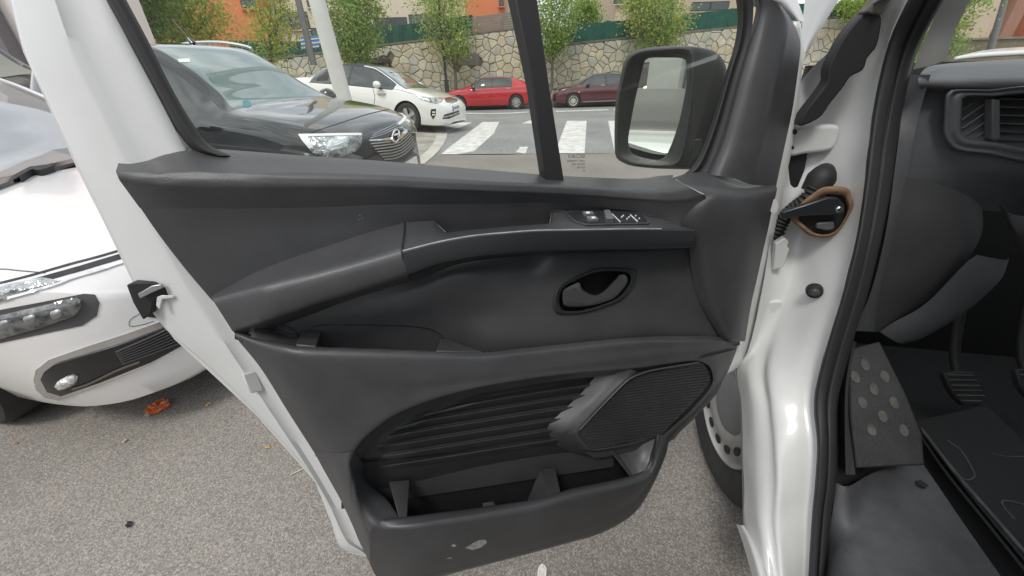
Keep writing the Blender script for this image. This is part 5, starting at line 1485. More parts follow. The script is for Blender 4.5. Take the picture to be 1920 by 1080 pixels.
def tree(label, px_base, y, outline, nleaf, mix, group="street trees along the wall", leaf=.13, trunk_r=.075, zb=None, seed=1, limbs=11):
    """outline: crown half-widths in picture pixels by picture row, on the vertical line of the trunk"""
    R = np.random.default_rng(seed)
    base = on_y(px_base[0], px_base[1], y)
    if zb is not None: base[2] = zb
    root = empty("tree", base)
    tag(root, label, "tree", group)
    top_px = outline[0]
    zs, cx, hw = [], [], []
    for (py, xl, xr) in outline:
        a, b = on_y(xl, py, y), on_y(xr, py, y)
        zs.append((a[2] + b[2]) / 2); cx.append((a[0] + b[0]) / 2); hw.append(abs(b[0] - a[0]) / 2)
    zs, cx, hw = np.array(zs)[::-1], np.array(cx)[::-1], np.array(hw)[::-1]
    zf = zs[0] + .15 * (zs[-1] - zs[0])
    ct = np.array([np.interp(zf, zs, cx), y, zf])
    tp = np.array([cx[-1], y, zs[-1] * .9 + zs[0] * .1])
    mid = base * .5 + ct * .5 + np.array([R.normal(0, .05), R.normal(0, .05), 0])
    vs, fs = [], []
    tmp = []
    trunk = tube("trunk", [base, mid, ct, (ct + tp) / 2 + np.array([R.normal(0, .1), R.normal(0, .1), 0]), tp], [trunk_r * 1.15, trunk_r, trunk_r * .8, trunk_r * .5, .012], M['bark'], root, seg=10, n=16)
    ends = []
    for k in range(limbs):
        z0 = base[2] + (zs[0] - base[2]) * .75 + (zs[-1] - zs[0]) * R.uniform(-.02, .5)
        s = np.array([np.interp(z0, [base[2], ct[2], tp[2]], [base[0], ct[0], tp[0]]), y, z0])
        a = R.uniform(0, 6.283)
        ze = min(zs[-1], z0 + R.uniform(.35, .7) * (zs[-1] - zs[0]))
        h = np.interp(ze, zs, hw) * R.uniform(.55, .95)
        e = np.array([np.interp(ze, zs, cx) + h * math.cos(a), y + h * math.sin(a) * .9, ze])
        mdl = s * .5 + e * .5 + np.array([.25 * h * math.cos(a), .25 * h * math.sin(a), -.1])
        ob = tube("limb", [s, mdl, e], [trunk_r * .38, trunk_r * .25, .008], M['bark'], trunk, seg=6, n=8)
        ends.append((s, mdl, e))
    # leaf clumps gathered round limb points, inside the crown's outline
    nleaf = int(nleaf * 1.55)
    leaf = leaf * 1.15
    ncl = max(60, nleaf // 40)
    cl = []
    while len(cl) < ncl:
        z = R.uniform(zs[0], zs[-1])
        h = np.interp(z, zs, hw)
        a = R.uniform(0, 6.283); rr = h * math.sqrt(R.uniform(.04, 1)) * R.uniform(.72, 1.06)
        cl.append((np.interp(z, zs, cx) + rr * math.cos(a), y + rr * math.sin(a), z, int(R.choice(4, p=mix))))
    vs, fs, fm = [], [], []
    for i in range(nleaf):
        c = cl[int(R.integers(0, ncl))]
        sp = leaf * 1.9
        p = np.array(c[:3]) + R.normal(0, sp, 3) * np.array([1, 1, .8])
        d = R.normal(0, 1, 3); d /= np.linalg.norm(d)
        e = np.cross(d, R.normal(0, 1, 3)); e /= np.linalg.norm(e)
        s = leaf * R.uniform(.55, 1.1)
        k = len(vs)
        vs += [p - d * s * .5, p + e * s * .28, p + d * s * .5, p - e * s * .28]
        fs.append((k, k + 1, k + 2, k + 3))
        fm.append(c[3] if R.uniform() < .8 else int(R.choice(4, p=mix)))
    mesh("crown", vs, fs, None, root, False, mats=LM, fmat=fm, recalc=False)
    return root
TY = KERB_Y + .6
tree("bushy yellow green tree left of the orange house, above the black car's roof", (330, 200), 17.5, [(-60, 262, 372), (-10, 268, 392), (20, 280, 430), (50, 285, 432), (78, 300, 415)], 5200, (.35, .1, .5, .05), leaf=.12, seed=3)
tree("thin sparse yellow green tree in front of the orange house", (505, 190), 20.5, [(-40, 470, 540), (5, 478, 548), (45, 462, 560), (85, 458, 556), (112, 492, 530)], 2000, (.45, .05, .45, .05), leaf=.13, seed=4)
tree("dense green tree just right of the leaning white lamp post", (672, 190), 20.5, [(-40, 630, 700), (0, 610, 712), (40, 606, 718), (75, 622, 712), (105, 645, 690), (118, 660, 680)], 6500, (.6, .25, .12, .03), leaf=.13, seed=5)
tree("airy green tree standing behind the red car, beside the dark lamp post", (855, 176), TY, [(-30, 800, 870), (0, 778, 885), (35, 770, 888), (65, 790, 880), (95, 820, 878), (110, 838, 866)], 3000, (.6, .15, .22, .03), leaf=.13, seed=6, limbs=14)
tree("slender green tree just right of the black window divider", (1034, 186), TY, [(-30, 995, 1075), (0, 992, 1088), (30, 990, 1092), (60, 1000, 1080), (85, 1012, 1060), (98, 1026, 1048)], 3800, (.65, .22, .1, .03), leaf=.13, seed=7, limbs=14)
tree("yellow tinged tree rising above the door mirror", (1246, 176), TY, [(-30, 1175, 1290), (0, 1168, 1290), (30, 1172, 1288), (60, 1185, 1286), (78, 1205, 1270), (88, 1225, 1262)], 5200, (.45, .2, .32, .03), leaf=.13, seed=8, limbs=14)
tree("small bright green tree beyond the brush screen, against the sky", (1095, 60), 27.0, [(4, 1086, 1104), (18, 1080, 1118), (35, 1072, 1124), (50, 1070, 1126)], 3000, (.7, .25, .05, 0), group="trees behind the fence", leaf=.14, seed=9, zb=2.0)
tree("green tree seen in the gap between the door and the windscreen pillar", (1600, 150), TY, [(-30, 1570, 1680), (0, 1574, 1680), (22, 1585, 1670), (34, 1605, 1660)], 3000, (.5, .3, .2, 0), leaf=.13, seed=10)
tree("pale green tree edge seen through the windscreen beside the pillar", (1775, 150), 20.0, [(-40, 1770, 1850), (0, 1750, 1832), (30, 1740, 1822), (55, 1735, 1800), (75, 1730, 1790), (105, 1725, 1795)], 3600, (.6, .2, .2, 0), leaf=.13, seed=11)
tree("dark leafy tree at the upper left behind the door's window seal", (255, 190), 15.5, [(-80, 210, 300), (-20, 215, 305), (40, 225, 300), (70, 250, 295)], 4200, (.4, .5, .1, 0), leaf=.12, seed=12)
# ================================================================== cars
def paint(name, c, rough=.18, metal=0.0):
    return mat(name, c, rough, metal=metal, coat=1.0, var=.02, vscale=3)
M['car_glass'] = mat("car_glass", (0.018, 0.026, 0.026), .03, spec=.9, coat=.6)
M['screen_glass'] = mat("car_windscreen", (0.06, 0.115, 0.113), .03, spec=1.0, coat=1.0)  # teal of the reflected sky is mixed into the base colour
M['chrome'] = mat("chrome", (0.78, 0.78, 0.78), .10, metal=1.0)
M['dchrome'] = mat("dark_chrome", (0.30, 0.29, 0.27), .15, metal=1.0)
M['piano'] = mat("gloss_black", (0.012, 0.012, 0.013), .12, coat=.6)
M['lamp_glass'] = mat("headlamp_lens", (0.42, 0.44, 0.44), .06, metal=.75, coat=1.0, bump=.7, bscale=38, bdist=.02, var=.5, vscale=26)
M['lamp_dark'] = mat("dark_headlamp_lens", (0.03, 0.034, 0.034), .05, metal=.3, coat=1.0, bump=.35, bscale=24, bdist=.015, color2=(0.26, 0.27, 0.26), vscale=22)
M['plate'] = mat("number_plate_white", (0.75, 0.75, 0.74), .4)
M['ink'] = mat("plate_ink", (0.02, 0.02, 0.025), .5)
M['eublue'] = mat("plate_blue", (0.02, 0.06, 0.35), .4)
M['alloy'] = mat("alloy_wheel", (0.55, 0.55, 0.55), .25, metal=.8)
M['lens'] = mat("clear_fog_lens", (0.75, 0.76, 0.74), .08, metal=.5, coat=1, bump=.8, bscale=60, bdist=.02)

def herm(xk, yk, x):
    """non-uniform cubic through keys, no overshoot"""
    xk = np.asarray(xk, float); yk = np.asarray(yk, float)
    d = np.diff(yk) / np.diff(xk)
    m = np.zeros(len(xk))
    m[0], m[-1] = d[0], d[-1]
    for i in range(1, len(xk) - 1):
        if d[i - 1] * d[i] > 0:
            w1 = 2 * (xk[i + 1] - xk[i]) + (xk[i] - xk[i - 1]); w2 = (xk[i + 1] - xk[i]) + 2 * (xk[i] - xk[i - 1])
            m[i] = (w1 + w2) / (w1 / d[i - 1] + w2 / d[i])
    out = []
    for q in np.atleast_1d(x):
        i = int(min(max(np.searchsorted(xk, q, side='right') - 1, 0), len(xk) - 2))
        h = xk[i + 1] - xk[i]; t = (q - xk[i]) / h
        out.append((2 * t ** 3 - 3 * t ** 2 + 1) * yk[i] + (t ** 3 - 2 * t ** 2 + t) * h * m[i] + (-2 * t ** 3 + 3 * t ** 2) * yk[i + 1] + (t ** 3 - t ** 2) * h * m[i + 1])
    return np.array(out)

class Car:
    """a car built from its own lengthwise keys; local x forward (front at x = L), y left, z up"""
    def __init__(s, name, label, L, keys, front, heading, m, wheels, wr=.33, ww=.22, glass=None, wind=(0, 0), rearw=(0, 0), side=(), pillars=(), drop=.05, roof_m=None, group=None, zlift=0.0, cat="car", arch=1.12, rimstyle=5, track=.0, nst=120, rim_m=None, screen=None):
        s.L, s.m = L, m
        h = math.radians(heading)
        s.fx = np.array([math.cos(h), math.sin(h), 0]); s.fy = np.array([-math.sin(h), math.cos(h), 0])
        fr = np.array([front[0], front[1], 0.0])
        org = fr - s.fx * L
        # sit on the ground: pitch and roll from the ground under the wheels
        a, b = org + s.fx * wheels[0], org + s.fx * wheels[1]
        hw = max(k[4] for k in keys)
        gp = [gz(*(q + sgn * hw * .85 * s.fy)[:2]) for q in (a, b) for sgn in (-1, 1)]
        za, zb = (gp[0] + gp[1]) / 2, (gp[2] + gp[3]) / 2
        sl = (zb - za) / (wheels[1] - wheels[0])
        rl = ((gp[1] + gp[3]) - (gp[0] + gp[2])) / 2 / (2 * hw * .85)
        s.ex = s.fx + np.array([0, 0, sl]); s.ex /= np.linalg.norm(s.ex)
        s.ey = s.fy + np.array([0, 0, rl]); s.ey -= s.ex * (s.ey @ s.ex); s.ey /= np.linalg.norm(s.ey)
        s.ez = np.cross(s.ex, s.ey)
        s.o = np.array([org[0], org[1], za - sl * wheels[0] + zlift])
        s.root = empty(name, s.P(L / 2, 0, 0))
        tag(s.root, label, cat, group)
        K = np.array([k[:6] for k in keys], float)
        xs = sorted(set(np.round(np.concatenate([np.linspace(0, L, nst), K[:, 0], np.linspace(L - .12, L, 8), list(wind), list(rearw), [q for p in side for q in p], [q for p in pillars for q in p], [wind[1] + .05]]), 4)))
        xs = [x for x in xs if 0 <= x <= L]
        F = {c: herm(K[:, 0], K[:, i], xs) for i, c in ((1, 'zb'), (2, 'zm'), (3, 'zt'), (4, 'w'), (5, 'wr'))}
        rows = []
        for i, x in enumerate(xs):
            zb_, zm, zt, w_, wr_ = (F[c][i] for c in ('zb', 'zm', 'zt', 'w', 'wr'))
            gh = max(0, zt - zm)
            dr = min(drop, gh * .55)
            ze = zt - dr
            hh = zm - zb_
            half = [(0, zb_), (w_ * .86, zb_), (w_ * .95, zb_ + hh * .05), (w_ * .985, zb_ + hh * .2), (w_, zb_ + hh * .45), (w_ * .994, zb_ + hh * .62), (w_ * .992, zb_ + hh * .70), (w_ * .965, zm - hh * .05), (w_ * .945, zm)]
            w0 = w_ * .935
            for t in (.04, .33, .66, .93):
                half.append((w0 + (wr_ - w0) * t + .02 * math.sin(math.pi * t) * min(1, gh / .4), zm + (ze - zm) * t))
            half += [(wr_, ze), (wr_ * .955, ze + dr * .35), (wr_ * .84, ze + dr * .68), (wr_ * .5, zt - dr * .07), (0, zt)]
            ring_ = [(y, z) for y, z in half] + [(-y, z) for y, z in half[-2:0:-1]]
            rows.append([(x, y, z) for y, z in ring_])
        nr = len(rows[0]); s.nh = nr // 2
        verts = [s.P(*v) for r in rows for v in r]
        faces = grid_faces(len(rows), nr, True)
        fm = []
        nh = s.nh
        for i in range(len(rows) - 1):
            xm = (xs[i] + xs[i + 1]) / 2
            gh = (F['zt'][i] + F['zt'][i + 1]) / 2 - (F['zm'][i] + F['zm'][i + 1]) / 2
            for c in range(nr):
                k = c if c < nh else nr - 1 - c
                mi = 0
                if 9 <= k <= 11 and any(p[0] <= xm <= p[1] for p in side) and gh > .16:
                    mi = 1
                    if any(p[0] <= xm <= p[1] for p in pillars): mi = 2
                elif k in (8, 12) and any(p[0] <= xm <= p[1] for p in side) and gh > .16: mi = 2
                elif k >= 15 and wind[0] <= xm <= wind[1]: mi = 3
                elif k >= 15 and rearw[0] <= xm <= rearw[1]: mi = 1
                elif k >= 13 and roof_m is not None and rearw[1] < xm < wind[0]: mi = 4
                elif k >= 14 and wind[1] <= xm <= wind[1] + .05: mi = 2
                elif k == 14 and wind[0] <= xm <= wind[1]: mi = 2
                elif k == 0: mi = 2
                fm.append(mi)
        n0 = len(rows) * nr
        faces.append(tuple(range(nr - 1, -1, -1))); fm.append(0)
        faces.append(tuple(range(n0 - nr, n0))); fm.append(0)
        ml = [m, glass or M['car_glass'], M['piano'], screen or M['screen_glass'], roof_m or m]
        s.body = mesh("body", verts, faces, None, s.root, True, mats=ml, fmat=fm, auto=None)
        s.edge = [(x, F['wr'][i], F['zt'][i] - min(drop, max(0, F['zt'][i] - F['zm'][i]) * .55)) for i, x in enumerate(xs)]
        # wheel wells cut out of the body
        if arch:
            cut = []
            for wx in wheels:
                for sg in (-1, 1):
                    c = s.P(wx, sg * (hw - .10), wr + .01)
                    cut.append(lathe("cut", [(0, -.3), (wr * arch, -.3), (wr * arch, .3), (0, .3)], c, s.ey * sg, s.ez, M['black'], None, seg=36))
            bpy.context.view_layer.update()
            for q in cut:
                md = s.body.modifiers.new("b", 'BOOLEAN'); md.operation = 'DIFFERENCE'; md.object = q; md.solver = 'EXACT'; md.material_mode = 'TRANSFER'
            dg = bpy.context.evaluated_depsgraph_get()
            me = bpy.data.meshes.new_from_object(s.body.evaluated_get(dg), preserve_all_data_layers=True, depsgraph=dg)
            s.body.modifiers.clear()
            s.body.data = me
            me.polygons.foreach_set("use_smooth", [True] * len(me.polygons))
            me.set_sharp_from_angle(angle=math.radians(42))
            for q in cut: bpy.data.objects.remove(q)
        for wx in wheels:
            for sg in (-1, 1):
                s.wheel(wx, sg, hw - .015 + track, wr, ww, rimstyle, rim_m or M['alloy'])
        s.bvh = bvh_of(s.body)
    def P(s, x, y, z):
        return s.o + s.ex * x + s.ey * y + s.ez * z
    def wheel(s, wx, sg, yo, r, w_, style, rm):
        c = s.P(wx, sg * yo, r)
        ax = s.ey * sg
        t = lathe("wheel", [(r * .66, -w_), (r * .9, -w_), (r, -w_ + .03), (r * 1.0, -.035), (r * .96, -.008), (r * .86, .002), (r * .74, -.003), (r * .68, -.015), (r * .66, -.04)], c, ax, s.ez, M['tyre'], s.root, seg=44)
        lathe("rim", [(r * .69, -.012), (r * .665, -.004), (r * .64, -.012), (r * .62, -.06), (r * .3, -.075), (0, -.075)], c, ax, s.ez, rm if style == 0 else M['dchrome'], t, seg=44)
        sd = np.cross(ax, s.ez)
        n = style if style else 9
        for k in range(n):
            a = 2 * math.pi * (k + .25) / n
            e1 = math.cos(a) * s.ez + math.sin(a) * sd; e2 = -math.sin(a) * s.ez + math.cos(a) * sd
            if style:
                wd = r * (.95 / n)
                P_ = [c + e1 * r * .10 + e2 * wd * .55 - ax * .022, c + e1 * r * .10 - e2 * wd * .55 - ax * .022, c + e1 * r * .65 - e2 * wd * .8 - ax * .014, c + e1 * r * .65 + e2 * wd * .8 - ax * .014]
                prism("spoke", P_, -ax * .03, rm, t)
            else:
                cc_ = c + e1 * r * .48 - ax * .066
                prism("rim_hole", [cc_ + .035 * (math.cos(u) * e1 + 1.3 * math.sin(u) * e2) for u in np.linspace(0, 6.283, 10, endpoint=False)], ax * .004, M['black'], t)
        lathe("hub", [(r * .17, -.03), (r * .15, -.012), (0, -.010)], c, ax, s.ez, rm, t, seg=20)
    def dec(s, name, poly, m, parent=None, **k):
        return decal(name, poly, s.bvh, m, parent or s.root, **k)
    def line(s, name, pix, width, m, **k):
        return ribbon(name, pix, width, s.bvh, m, s.root, **k)
    def mirror_copy(s, o):
        """the same piece on the other side of the car"""
        if o is None: return
        me = o.data.copy()
        for v in me.vertices:
            d = np.array(v.co) - s.o
            v.co = Vector(s.P(d @ s.ex, -(d @ s.ey), d @ s.ez))
        me.flip_normals()
        q = bpy.data.objects.new(o.name.split('.')[0], me)
        COL.objects.link(q)
        put(q, o.parent)
        return q

# keys: x, underside z, belt z, top z, half width, half width at the top
# ------------------------------------------------ white people carrier at the left
white_c = paint("pearl_white_paint", (0.72, 0.71, 0.70), .2)
mpv = Car("people_carrier", "white people carrier parked nose out at the left edge, with chrome bumper trim", 4.55, [
    (0, .40, .60, .70, .60, .50), (.06, .28, .85, 1.15, .80, .62), (.25, .22, .95, 1.45, .88, .62), (.6, .20, .95, 1.56, .90, .60), (1.0, .20, .95, 1.58, .905, .60), (1.8, .20, .94, 1.46, .905, .58), (2.3, .20, .93, 1.31, .905, .58), (2.8, .20, .91, 1.14, .905, .60), (3.2, .20, .89, 1.02, .905, .66), (3.42, .20, .87, .975, .902, .76), (3.7, .20, .84, .935, .898, .79), (4.0, .19, .80, .885, .885, .77), (4.22, .19, .765, .84, .855, .73), (4.36, .19, .73, .80, .79, .66), (4.46, .20, .68, .745, .68, .56), (4.52, .22, .62, .67, .50, .42), (4.55, .26, .56, .59, .30, .24)],
    (-1.20, 1.82), -17, white_c, (.75, 3.55), wr=.335, wind=(1.3, 3.38), rearw=(.1, .5), side=((.5, 3.0),), pillars=((1.25, 1.33), (2.15, 2.25)), drop=.05, screen=mat("grey_windscreen", (0.10, 0.115, 0.13), .03, spec=1.0, coat=1.0))
# ------------------------------------------------ black car behind the door window
black_p = paint("black_metallic_paint", (0.010, 0.012, 0.013), .10)
blk_car = Car("crossover_car", "glossy black crossover with roof rails seen through the door window", 3.85, [
    (0, .40, .60, .75, .60, .50), (.05, .30, .85, 1.10, .80, .62), (.2, .24, 1.06, 1.50, .86, .62), (.45, .22, 1.07, 1.66, .88, .60), (1.15, .22, 1.07, 1.72, .885, .60), (1.8, .22, 1.06, 1.68, .885, .58), (2.15, .22, 1.06, 1.53, .885, .59), (2.5, .22, 1.05, 1.31, .885, .64), (2.75, .22, 1.03, 1.175, .885, .76), (3.05, .22, 1.01, 1.135, .882, .79), (3.35, .22, .98, 1.09, .87, .77), (3.55, .22, .945, 1.04, .84, .74), (3.68, .22, .90, .99, .79, .68), (3.77, .22, .84, .925, .71, .61), (3.82, .23, .76, .84, .62, .52), (3.85, .25, .67, .73, .52, .44)],
    (-1.20, 4.12), -17, black_p, (.60, 2.98), wr=.335, wind=(1.81, 2.73), rearw=(.08, .35), side=((.4, 2.45),), pillars=((1.0, 1.08), (1.70, 1.78)), drop=.05)
# ------------------------------------------------ white saloon
white_k = paint("white_saloon_paint", (0.74, 0.74, 0.71), .2)
kia = Car("saloon_car", "white saloon with a black roof parked beyond the black car", 4.85, [
    (0, .40, .70, .85, .62, .54), (.08, .30, .86, 1.0, .84, .66), (.4, .20, .93, 1.06, .90, .64), (.75, .18, .94, 1.10, .92, .60), (1.1, .17, .95, 1.26, .93, .57), (1.6, .17, .95, 1.42, .93, .57), (2.2, .17, .95, 1.465, .93, .57), (2.75, .17, .94, 1.42, .93, .57), (3.2, .17, .93, 1.23, .93, .60), (3.55, .17, .92, 1.05, .93, .68), (3.78, .17, .90, .985, .93, .78), (4.1, .17, .85, .93, .92, .79), (4.4, .17, .78, .85, .89, .74), (4.62, .18, .70, .77, .81, .66), (4.75, .20, .63, .69, .69, .56), (4.82, .23, .56, .60, .55, .46), (4.85, .28, .50, .53, .42, .36)],
    (-1.30, 11.15), -17, white_k, (1.02, 3.83), wr=.335, wind=(2.5, 3.72), rearw=(.55, 1.5), side=((1.0, 3.45),), pillars=((1.2, 1.26), (2.15, 2.22)), drop=.045, roof_m=M['piano'])
# ------------------------------------------------ red hatchback and burgundy saloon by the wall
red_p = paint("red_metallic_paint", (0.42, 0.012, 0.018), .15)
hat = Car("hatchback_car", "red hatchback parked along the stone wall", 4.46, [
    (0, .45, .75, .95, .60, .52), (.10, .32, .88, 1.04, .82, .62), (.4, .22, .95, 1.17, .88, .60), (.9, .19, .97, 1.34, .895, .56), (1.6, .18, .96, 1.43, .895, .55), (2.3, .18, .94, 1.42, .895, .55), (2.75, .18, .93, 1.26, .895, .57), (3.1, .18, .91, 1.08, .895, .64), (3.35, .18, .89, .985, .89, .74), (3.7, .18, .85, .93, .88, .76), (4.05, .18, .78, .85, .85, .72), (4.28, .20, .70, .76, .76, .62), (4.40, .24, .62, .66, .60, .50), (4.46, .30, .55, .58, .44, .38)],
    (-3.15, 21.15), 180, red_p, (.87, 3.595), wr=.325, wind=(2.2, 3.3), rearw=(.12, .75), side=((1.05, 3.0),), pillars=((1.95, 2.02),), drop=.045, rimstyle=10, group="cars parked along the wall")
burg = paint("burgundy_paint", (0.075, 0.012, 0.018), .2)
vec = Car("saloon_car", "burgundy saloon parked along the stone wall, half hidden by the door mirror", 4.6, [
    (0, .45, .75, .85, .62, .54), (.08, .32, .90, 1.0, .82, .64), (.5, .22, .95, 1.06, .88, .62), (.9, .19, .96, 1.14, .895, .58), (1.4, .18, .96, 1.38, .90, .56), (1.9, .18, .95, 1.445, .90, .56), (2.5, .18, .94, 1.44, .90, .56), (2.95, .18, .93, 1.26, .90, .58), (3.3, .18, .91, 1.08, .895, .64), (3.55, .18, .89, .985, .89, .74), (3.9, .18, .85, .93, .88, .76), (4.2, .18, .79, .87, .85, .72), (4.43, .20, .71, .78, .77, .64), (4.54, .24, .64, .68, .62, .52), (4.6, .30, .56, .59, .46, .40)],
    (2.22, 21.2), 180, burg, (.95, 3.65), wr=.315, wind=(2.45, 3.5), rearw=(.85, 1.5), side=((1.1, 3.2),), pillars=((1.25, 1.31), (2.1, 2.18)), drop=.045, rimstyle=0, rim_m=mat("silver_wheel_trim", (0.6, 0.57, 0.5), .35, metal=.4), group="cars parked along the wall")
# ------------------------------------------------ dark car beyond the people carrier
dk = Car("dark_car", "dark brown car half hidden behind the white door frame at the left", 4.4, [
    (0, .42, .70, .95, .62, .54), (.08, .30, .92, 1.25, .84, .64), (.4, .24, 1.02, 1.60, .90, .64), (1.0, .22, 1.03, 1.70, .91, .62), (2.0, .22, 1.02, 1.70, .915, .62), (2.5, .22, 1.01, 1.58, .915, .62), (3.0, .22, 1.0, 1.20, .915, .70), (3.25, .22, .98, 1.10, .91, .78), (3.8, .22, .93, 1.03, .89, .77), (4.15, .23, .85, .94, .82, .68), (4.33, .25, .74, .80, .68, .56), (4.4, .30, .60, .64, .48, .40)],
    (-6.9, 6.7), -17, mat("dark_brown_car_paint", (0.035, 0.03, 0.027), .2, coat=1), (.8, 3.5), wr=.35, wind=(2.3, 3.2), rearw=(.1, .5), side=((.5, 2.95),), pillars=((1.3, 1.38), (2.2, 2.28)), screen=M['car_glass'], roof_m=mat("pale_grey_roof", (0.22, 0.22, 0.19), .35))
# ================================================================== details on the cars
S = 2.16
def q6(pts):
    return [(x / S, 340 + y / S) for x, y in pts]
c = mpv
br_grey = mat("dark_grey_surround", (0.075, 0.072, 0.075), .45)
c.line("bonnet_shut_line", [(-30, 536), (0, 531), (60, 516), (130, 496), (190, 480), (250, 462)], 4.0, M['piano'], lift=.002)
c.line("front_strip", [(-30, 553), (0, 546), (55, 531), (100, 518), (160, 501), (250, 474)], 9, M['piano'], lift=.004)
c.dec("daytime_light", [(-30, 546), (0, 539), (83, 522), (116, 528), (100, 534), (0, 557), (-30, 564)], M['lamp_glass'], lift=.010, step=6, bulge=.004)
c.line("chrome_strip", [(-30, 572), (0, 564), (60, 548), (112, 532), (134, 523), (180, 509), (255, 485)], 4.5, M['chrome'], lift=.008)
c.dec("headlamp_surround", [(-40, 590), (0, 581), (80, 566), (157, 550.6), (178, 552), (187, 568), (182, 592), (155, 610), (80, 626), (0, 643), (-40, 652)], br_grey, lift=.003, step=8)
c.dec("headlamp", [(-40, 599), (0, 590), (80, 572), (146, 556), (155, 562), (155, 575), (143, 591), (80, 613), (0, 635), (-40, 644)], M['lamp_dark'], lift=.012, step=7, bulge=.012)
for k in range(3):
    x = 10 + 46 * k
    c.dec("lamp_reflector", [(x, 600 - k * 9.5), (x + 16, 595 - k * 9.5), (x + 22, 603 - k * 9.5), (x + 14, 612 - k * 9.5), (x + 3, 611 - k * 9.5)], M['steel'], lift=.024, step=5, bulge=.005, curve=True)
c.dec("grille_pod", [(251, 537), (256, 527), (270, 520), (310, 515), (350, 510), (360, 560), (330, 590), (296, 596), (276, 594), (262, 575)], M['piano'], lift=.004, step=8)
c.dec("intake_chrome", [(64, 712), (68, 693), (92, 674), (160, 650), (231, 627), (300, 603), (345, 590), (352, 640), (287, 681), (185, 724), (111, 750), (84, 744), (69, 730)], M['chrome'], lift=.004, step=8)
c.dec("lower_intake", [(80, 708), (86, 694), (104, 681), (217, 647), (268, 629), (345, 600), (352, 640), (283, 677), (190, 714), (118, 739), (92, 731)], M['piano'], lift=.012, step=8)
for k in range(7):
    t = k / 6.0
    a = (216 + 12 * t, 657 + 21 * t); b = (330 + 14 * t, 606 + 30 * t)
    c.line("grille_slat", [a, ((a[0] + b[0]) / 2, (a[1] + b[1]) / 2 + 1), b], 2.0, br_grey, lift=.022)
c.dec("fog_lamp", [(110, 718), (115, 709), (128, 702), (143, 697), (151, 702), (147, 714), (132, 721), (119, 725)], M['lens'], lift=.020, step=5, bulge=.008)
c.line("intake_blade", [(140, 724), (170, 714), (220, 690), (262, 674)], 4, M['dchrome'], lift=.018)
c.line("tow_cap_line", [(262, 588), (246, 598), (242, 606), (246, 612), (270, 608), (288, 602)], 1.0, br_grey, lift=.0012)
c.line("wiper", [(-20, 360), (0, 352), (30, 340), (60, 325), (100, 318), (160, 303)], 8, M['piano'], lift=.020, depth=.004)
c.line("wiper_arm", [(40, 340), (64, 326), (80, 327), (104, 319)], 6, M['rubber'], lift=.03, depth=.004)
c.line("bonnet_crease", [(-30, 515), (0, 505), (40, 508), (85, 512)], 2.0, br_grey, lift=.0015)
for sg in (-1, 1):
    tube("window_chrome", [c.P(x, sg * (y + .004), z + .004) for x, y, z in c.edge if 1.5 < x < 3.3][::3], .011, M['chrome'], c.root, seg=8)

# ------------------------------------------------ black car
c = blk_car
def q7(pts):
    return [(560 + x / 7.2, 180 + y / 7.2) for x, y in pts]
def mir(o):
    c.mirror_copy(o)
    return o
mir(c.dec("headlamp", q7([(0, 520), (400, 512), (855, 508), (848, 600), (825, 680), (770, 745), (640, 800), (480, 850), (330, 840), (200, 790), (110, 680)]), M['lamp_glass'], lift=.008, step=4, bulge=.008))
mir(c.dec("headlamp_inset", q7([(690, 545), (838, 530), (812, 680), (760, 735), (500, 838), (380, 830), (450, 735), (640, 690)]), M['lamp_dark'], lift=.017, step=4, bulge=.004))
mir(c.dec("daylight_strip", q7([(0, 530), (840, 515), (838, 545), (120, 560), (205, 700), (150, 720), (60, 620)]), M['mark'], lift=.018, step=4))
mir(c.dec("lamp_reflector", q7([(370, 700), (400, 620), (520, 560), (660, 560), (630, 620), (500, 680)]), M['chrome'], lift=.019, step=4, bulge=.004))
mir(c.dec("bumper_pod", q7([(725, 772), (905, 590), (975, 640), (1005, 770), (905, 832)]), M['black'], lift=.006, step=4))
grl = q7([(942, 575), (985, 520), (1180, 430), (1400, 308), (1480, 385), (1530, 520), (1562, 640), (1530, 760), (1440, 850), (1220, 888), (1060, 800), (965, 690)])
c.dec("grille", grl, M['piano'], lift=.004, step=4)
slU = np.array([(694, 270), (720, 267), (743, 263.5), (757, 254), (767, 243)]); slB = np.array([(719, 299), (738, 297), (755, 290), (767, 280), (777, 269)])
for k in range(7):
    t = k / 6.0
    c.line("grille_slat", [tuple(p) for p in slU * (1 - t) + slB * t], 2.0, M['steel'], lift=.010)
for k in range(3):
    c.line("grille_slat", [(699 - 2.5 * k, 252.5 + 3.6 * k), (718, 244 + 4 * k), (738, 234 + 4.4 * k), (754 + 3 * k, 225 + 4 * k)], 1.3, M['steel'], lift=.010)
c.dec("chrome_wing", q7([(940, 598), (1100, 588), (1240, 562), (1285, 605), (1240, 600), (1100, 606), (945, 614)]), M['chrome'], lift=.016, step=4)
c.dec("chrome_wing", q7([(1335, 590), (1375, 510), (1480, 395), (1490, 420), (1430, 520), (1380, 590)]), M['chrome'], lift=.016, step=4)
ec = (742, 255)
er = [(ec[0] + 7.0 * math.cos(t) * .86 - 3.2 * math.sin(t), ec[1] + 11.5 * math.sin(t) + 2.5 * math.cos(t)) for t in np.linspace(0, 6.283, 24, endpoint=False)]
def onb(b, x, y, lift):
    r = Vector(ray(x, y)).normalized()
    h = b.ray_cast(Vector(CAM), r)
    if h[0] is None: return None
    return np.array(h[0]) - np.array(r) * lift
ep = [onb(c.bvh, x, y, .035) for x, y in er]
ep = [p for p in ep if p is not None]
if len(ep) > 12:
    tube("emblem_ring", ep + [ep[0]], .010, M['chrome'], c.root, seg=8)
c.line("emblem_bolt", [(735, 255), (743, 253), (742, 259), (750, 256)], 2.6, M['chrome'], lift=.032)
pl = [(738, 318), (779, 292.5), (783, 313), (746, 336)]
pq = c.dec("number_plate", pl, M['plate'], lift=.016, step=6)
